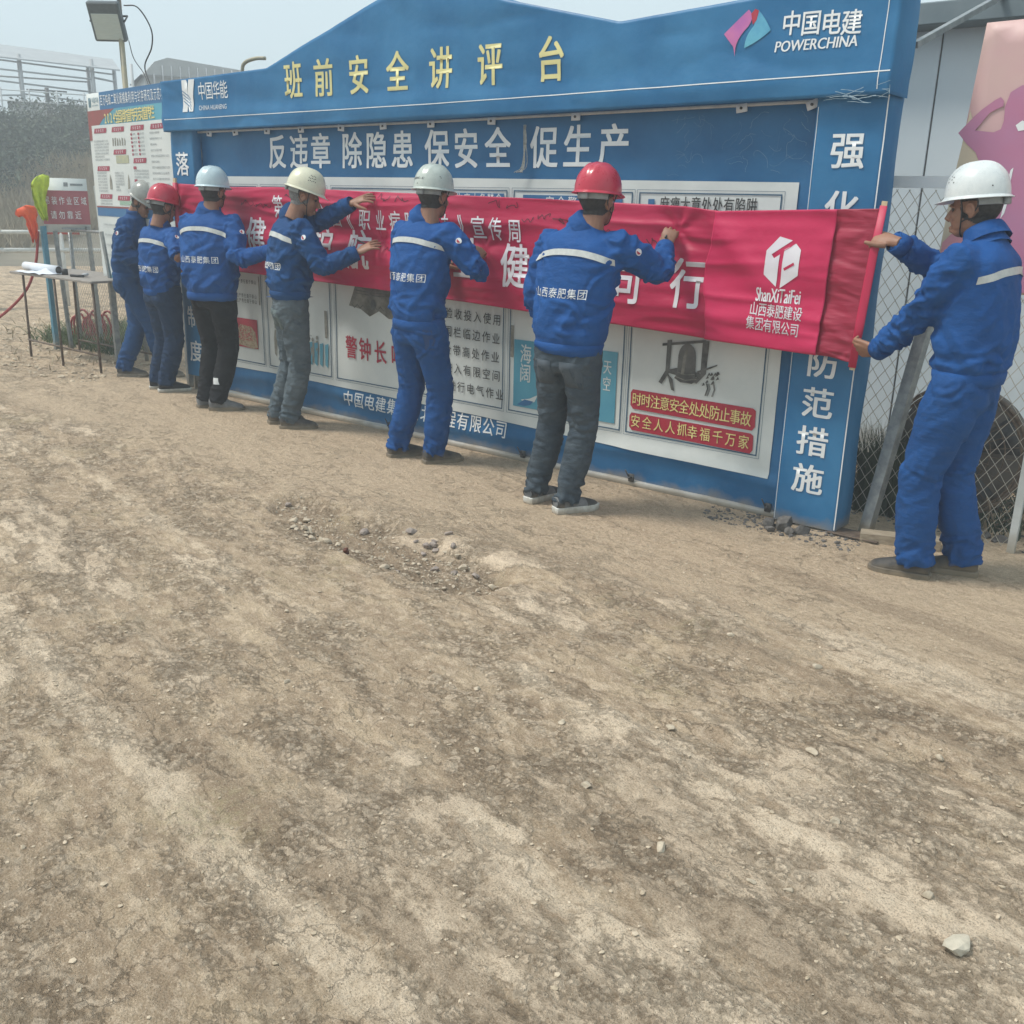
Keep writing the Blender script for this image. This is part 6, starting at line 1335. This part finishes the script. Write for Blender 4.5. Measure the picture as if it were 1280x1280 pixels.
H_W = hmat('white_hard_hat', (.62, .66, .66), (.70, .73, .72)); H_R = hmat('red_hard_hat', (.46, .018, .045), (.52, .025, .06)); H_Y = hmat('cream_hard_hat', (.68, .66, .50), (.60, .58, .45)); H_G = hmat('grey_hard_hat', (.27, .28, .26), (.33, .34, .31)); H_G2 = hmat('dull_white_hard_hat', (.45, .50, .46), (.53, .57, .52)); H_B = hmat('pale_blue_hard_hat', (.50, .62, .66), (.56, .67, .70))
person('farthest left worker in grey hard hat and blue overalls, head bowed', (-8.22, .02, .90), (-8.09, .06, 1.415), (-8.02, .08, 1.52), (.85, .5), (.80, .35, -.55),
    [(-8.33, -.03, fa(.7, .7)), (-8.12, .22, fa(.8, .5))], [(-7.86, .22, 1.12), (-7.84, .02, 1.08)], [(-.2, .3, -1), (-.2, -.6, -1)], (JK[1], m_j_blu2, (s_dk, s_tan), m_hair), .97, hemz=-.02, legw=1.02, seed=1, text=False, helm=(H_G, []), hands=((unit((.9, .2, -.1)), (0, 0, 1), relax, (.8, .4), .1), (unit((.9, .3, -.1)), (0, 0, 1), relax, (.8, .4), .1)))
person('short worker in red hard hat and navy trousers at the left banner end', (-7.37, -.21, .865), (-7.30, -.22, 1.355), (-7.27, -.20, 1.49), (.05, 1), (.05, 1, -.22),
    [(-7.60, -.16, fa(.5, .8)), (-7.42, -.19, fa(.45, 1))], [(-7.45, .0, 1.05), (-7.08, -.12, 1.15)], [(-.6, -.2, -1), (1, -.3, -1)], (JK[0], m_j_navy, (s_bl, w_shoe), m_hair), .93, hemz=-.06, seed=2, text=(-.17, .15, -.34), helm=(H_R, [(-2.0, .05, 'plate')]), hands=(None, (unit((.3, .9, .1)), (0, -.2, 1), pinch, (.5, .9), .08)))
person('tall worker in pale blue hard hat and black trousers reaching right behind his neighbour', (-6.49, -.34, .93), (-6.50, -.31, 1.475), (-6.48, -.28, 1.615), (-.30, 1), (-.30, 1, -.05),
    [(-6.66, -.33, fa(.25, 1)), (-6.50, -.33, fa(.65, .7))], [(-6.70, -.08, 1.0), (-5.98, -.16, 1.22)], [(-.9, -.3, -1), (.3, -.5, -1)], (JK[0], m_j_blk, (s_gy, s_dk), m_hair), 1.03, hemz=-.09, seed=3, helm=(H_B, [(-2.7, .12, 'dot'), (-2.4, .05, 'dot')]), hands=(None, (unit((.8, .5, .1)), (0, -.5, .8), relax, (.7, .5), .12)), torso=(1.06, 1.02))
person('worker in cream hard hat and grey green jeans pressing the banner with both hands', (-5.56, -.36, .915), (-5.47, -.37, 1.475), (-5.36, -.36, 1.600), (.45, .85), (.62, .74, -.30),
    [(-5.80, -.31, fa(.35, .8)), (-5.60, -.36, fa(.72, .7))], [(-5.105, -.175, 1.565), (-5.005, -.225, 1.255)], [(.1, -.3, -1), (-.1, -.5, -1)], (JK[1], m_j_grn, (s_dk, s_dk), mat('greying_hair', (.10, .10, .10), (.2, .2, .2), 90, .8)), 1.0, hemz=.015, legw=.97, seed=4, text=(-.165, .165, -.33), helm=(H_Y, [(1.1+.11*(k % 5), .35+.16*(k//5)+.03*(k % 2), 'dot') for k in range(14)]),
    hands=((unit((.75, .35, .35)), (-.35, -.75, .55), flat_, (.8, .35), .22), (unit((.55, .55, .45)), (-.25, -.85, .35), flat_, (.9, .3), .25)))
person('worker in dull white hard hat and full blue workwear writing at mid banner', (-4.235, -.45, .90), (-4.20, -.43, 1.49), (-4.155, -.40, 1.615), (.10, 1), (-.08, 1, -.08),
    [(-4.46, -.40, fa(.35, 1)), (-4.18, -.36, fa(.45, 1))], [(-4.32, -.16, 1.2), (-4.03, -.20, 1.262)], [(-.8, -.4, -1), (1.0, -.25, -.7)], (JK[0], m_j_blu, (s_dk, s_dk), m_hair), 1.0, hemz=-.055, legw=1.06, torso=(.95, 1.0), seed=5, text=(-.165, .165, -.33), helm=(H_G2, [(3.35, .22, '2-2884'), (3.3, -.02, 'dot'), (2.1, .3, 'dot'), (2.15, .36, 'dot')]),
    hands=((unit((.2, .9, .3)), (-.2, -.3, .9), relax, (.7, .5), .1), (unit((.1, .75, .6)), (.5, -.8, .4), pinch, (.4, .9), .08)))
person('tall worker in glossy red hard hat and dark grey jeans signing the banner', (-2.965, -.66, .905), (-2.915, -.62, 1.485), (-2.875, -.585, 1.610), (-.04, 1), (-.02, 1, -.06),
    [(-3.19, -.58, fa(.12, 1)), (-2.945, -.63, fa(.42, .9))], [(-3.19, -.50, .935), (-2.712, -.185, 1.392)], [(-.45, -.9, -.6), (.9, -.05, -1)], (JK[0], m_j_gry, (s_gy, w_shoe, .034, w_shoe), m_hair), 1.0, hemz=-.045, legw=1.0, seed=6, text=(-.17, .15, -.315), helm=(H_R, [(-2.35, .05, 'plate'), (-2.9, .02, 'dot')]),
    hands=((unit((.2, .7, -.4)), (-.8, 0, .5), relax, (.7, .5), .1), (unit((.05, .45, .9)), (.35, -.85, .3), pinch, (.4, 1.0), .08)), torso=(1.03, 1.0))
person('rightmost worker in white hard hat holding the pole end of the banner', (-1.115, -.30, .93), (-1.135, -.30, 1.50), (-1.195, -.285, 1.620), (-1, .06), (-1, .10, -.10),
    [(-1.215, -.335, fa(-1, -.16)), (-1.055, -.16, fa(-1, -.3))], [(-1.535, -.235, .985), (-1.545, -.175, 1.470)], [(.3, -.55, -1), (.1, .9, -.55)], (JK[0], m_j_blu, (s_dk, s_dk), m_hair), 1.05, hemz=-.03, legw=1.16, seed=7, text=False, helm=(H_W, [(-.95+.16*a, .32+.17*b, 'dot') for a, b in ((0, 0), (1, .6), (2, .1), (.6, 1.1), (1.6, 1.3), (2.4, .8))]+[(-2.4, .1, 'dot')]),
    hands=((unit((-.9, .25, -.1)), (.1, -.75, -.55), [(.5, .9, .5)]*4, (.35, .15), .06), (unit((-.8, .2, .12)), (.2, -.7, .6), [(.9, 1.0, .6)]*4, (.55, -.3), .06)), arms=1.0, torso=(.95, 1.0), strip_z=-.12)
def patch_on(root, x, z, w_, h_, m, nm, d, off=.004, th=0):
    t_ = [c for c in root.children if c.name.startswith('trousers')][0]; og = ORG[root.name]
    A = np.array([v.co[:] for v in t_.data.vertices])+og; bv = BVHTree.FromPolygons(A.tolist(), [list(p.vertices) for p in t_.data.polygons]); d = unit(d); r_ = np.array([d[1], -d[0], 0]); c = np.array([x, root.location.y, z])
    u, v = np.meshgrid(np.linspace(-.5, .5, 5), np.linspace(-.5, .5, 5)); P_ = [c+r_*a*w_+np.array([0, 0, b*h_]) for a, b in zip(u.ravel(), v.ravel())]
    o = stick(nm, P_, [(j*5+i, j*5+i+1, (j+1)*5+i+1, (j+1)*5+i) for j in range(4) for i in range(4)], bv, d, off, m, t_)
    if o is not None and th: thicken(o, -th)
PPL = {o['label'][:24]: o for o in bpy.data.objects if o.type == 'EMPTY' and o.get('category') == 'person'}
for k_, o in PPL.items():
    if k_.startswith('tall worker in pale blue'): patch_on(o, -6.44, .235, .038, .05, m_wht, 'label_patch', (.35, 1, 0))
    if k_.startswith('worker in dull white'): patch_on(o, -4.06, .80, .075, .12, mat('pocket_dark_blue', (.006, .045, .16)), 'pocket', (.1, 1, 0), .003)  # pocket patch in a plain blue, darker than the trousers
    if k_.startswith('tall worker in glossy re'): patch_on(o, -3.055, .765, .115, .13, mat('jeans_pocket', (.045, .062, .08), (.08, .10, .12), 9, .85, .4, 300), 'pocket', (-.04, 1, 0), .003, .002); patch_on(o, -2.885, .765, .115, .13, mat('jeans_pocket', 0), 'pocket', (-.04, 1, 0), .003, .002)
    if k_.startswith('worker in cream hard hat'): patch_on(o, -5.63, .79, .11, .13, mat('green_jeans_pocket', (.075, .105, .112), (.12, .155, .155), 9, .85, .4, 300), 'pocket', (.45, .85, 0), .003, .002); patch_on(o, -5.49, .79, .11, .13, mat('green_jeans_pocket', 0), 'pocket', (.45, .85, 0), .003, .002)
def pen(a, b, label): V, F = tube([a, b], .0055, 8); tag(mk('marker', V, F, m_black), label, 'pen')
pen((-4.10, -.135, 1.315), (-4.035, -.20, 1.33), 'black marker pen in the hand of the worker with the dull white hard hat')
pen((-2.745, -.10, 1.475), (-2.705, -.20, 1.44), 'black marker pen in the raised hand of the tall red helmeted worker')
pen((-5.08, -.16, 1.33), (-4.99, -.17, 1.31), 'black marker pen between the fingers of the worker with the cream hard hat')
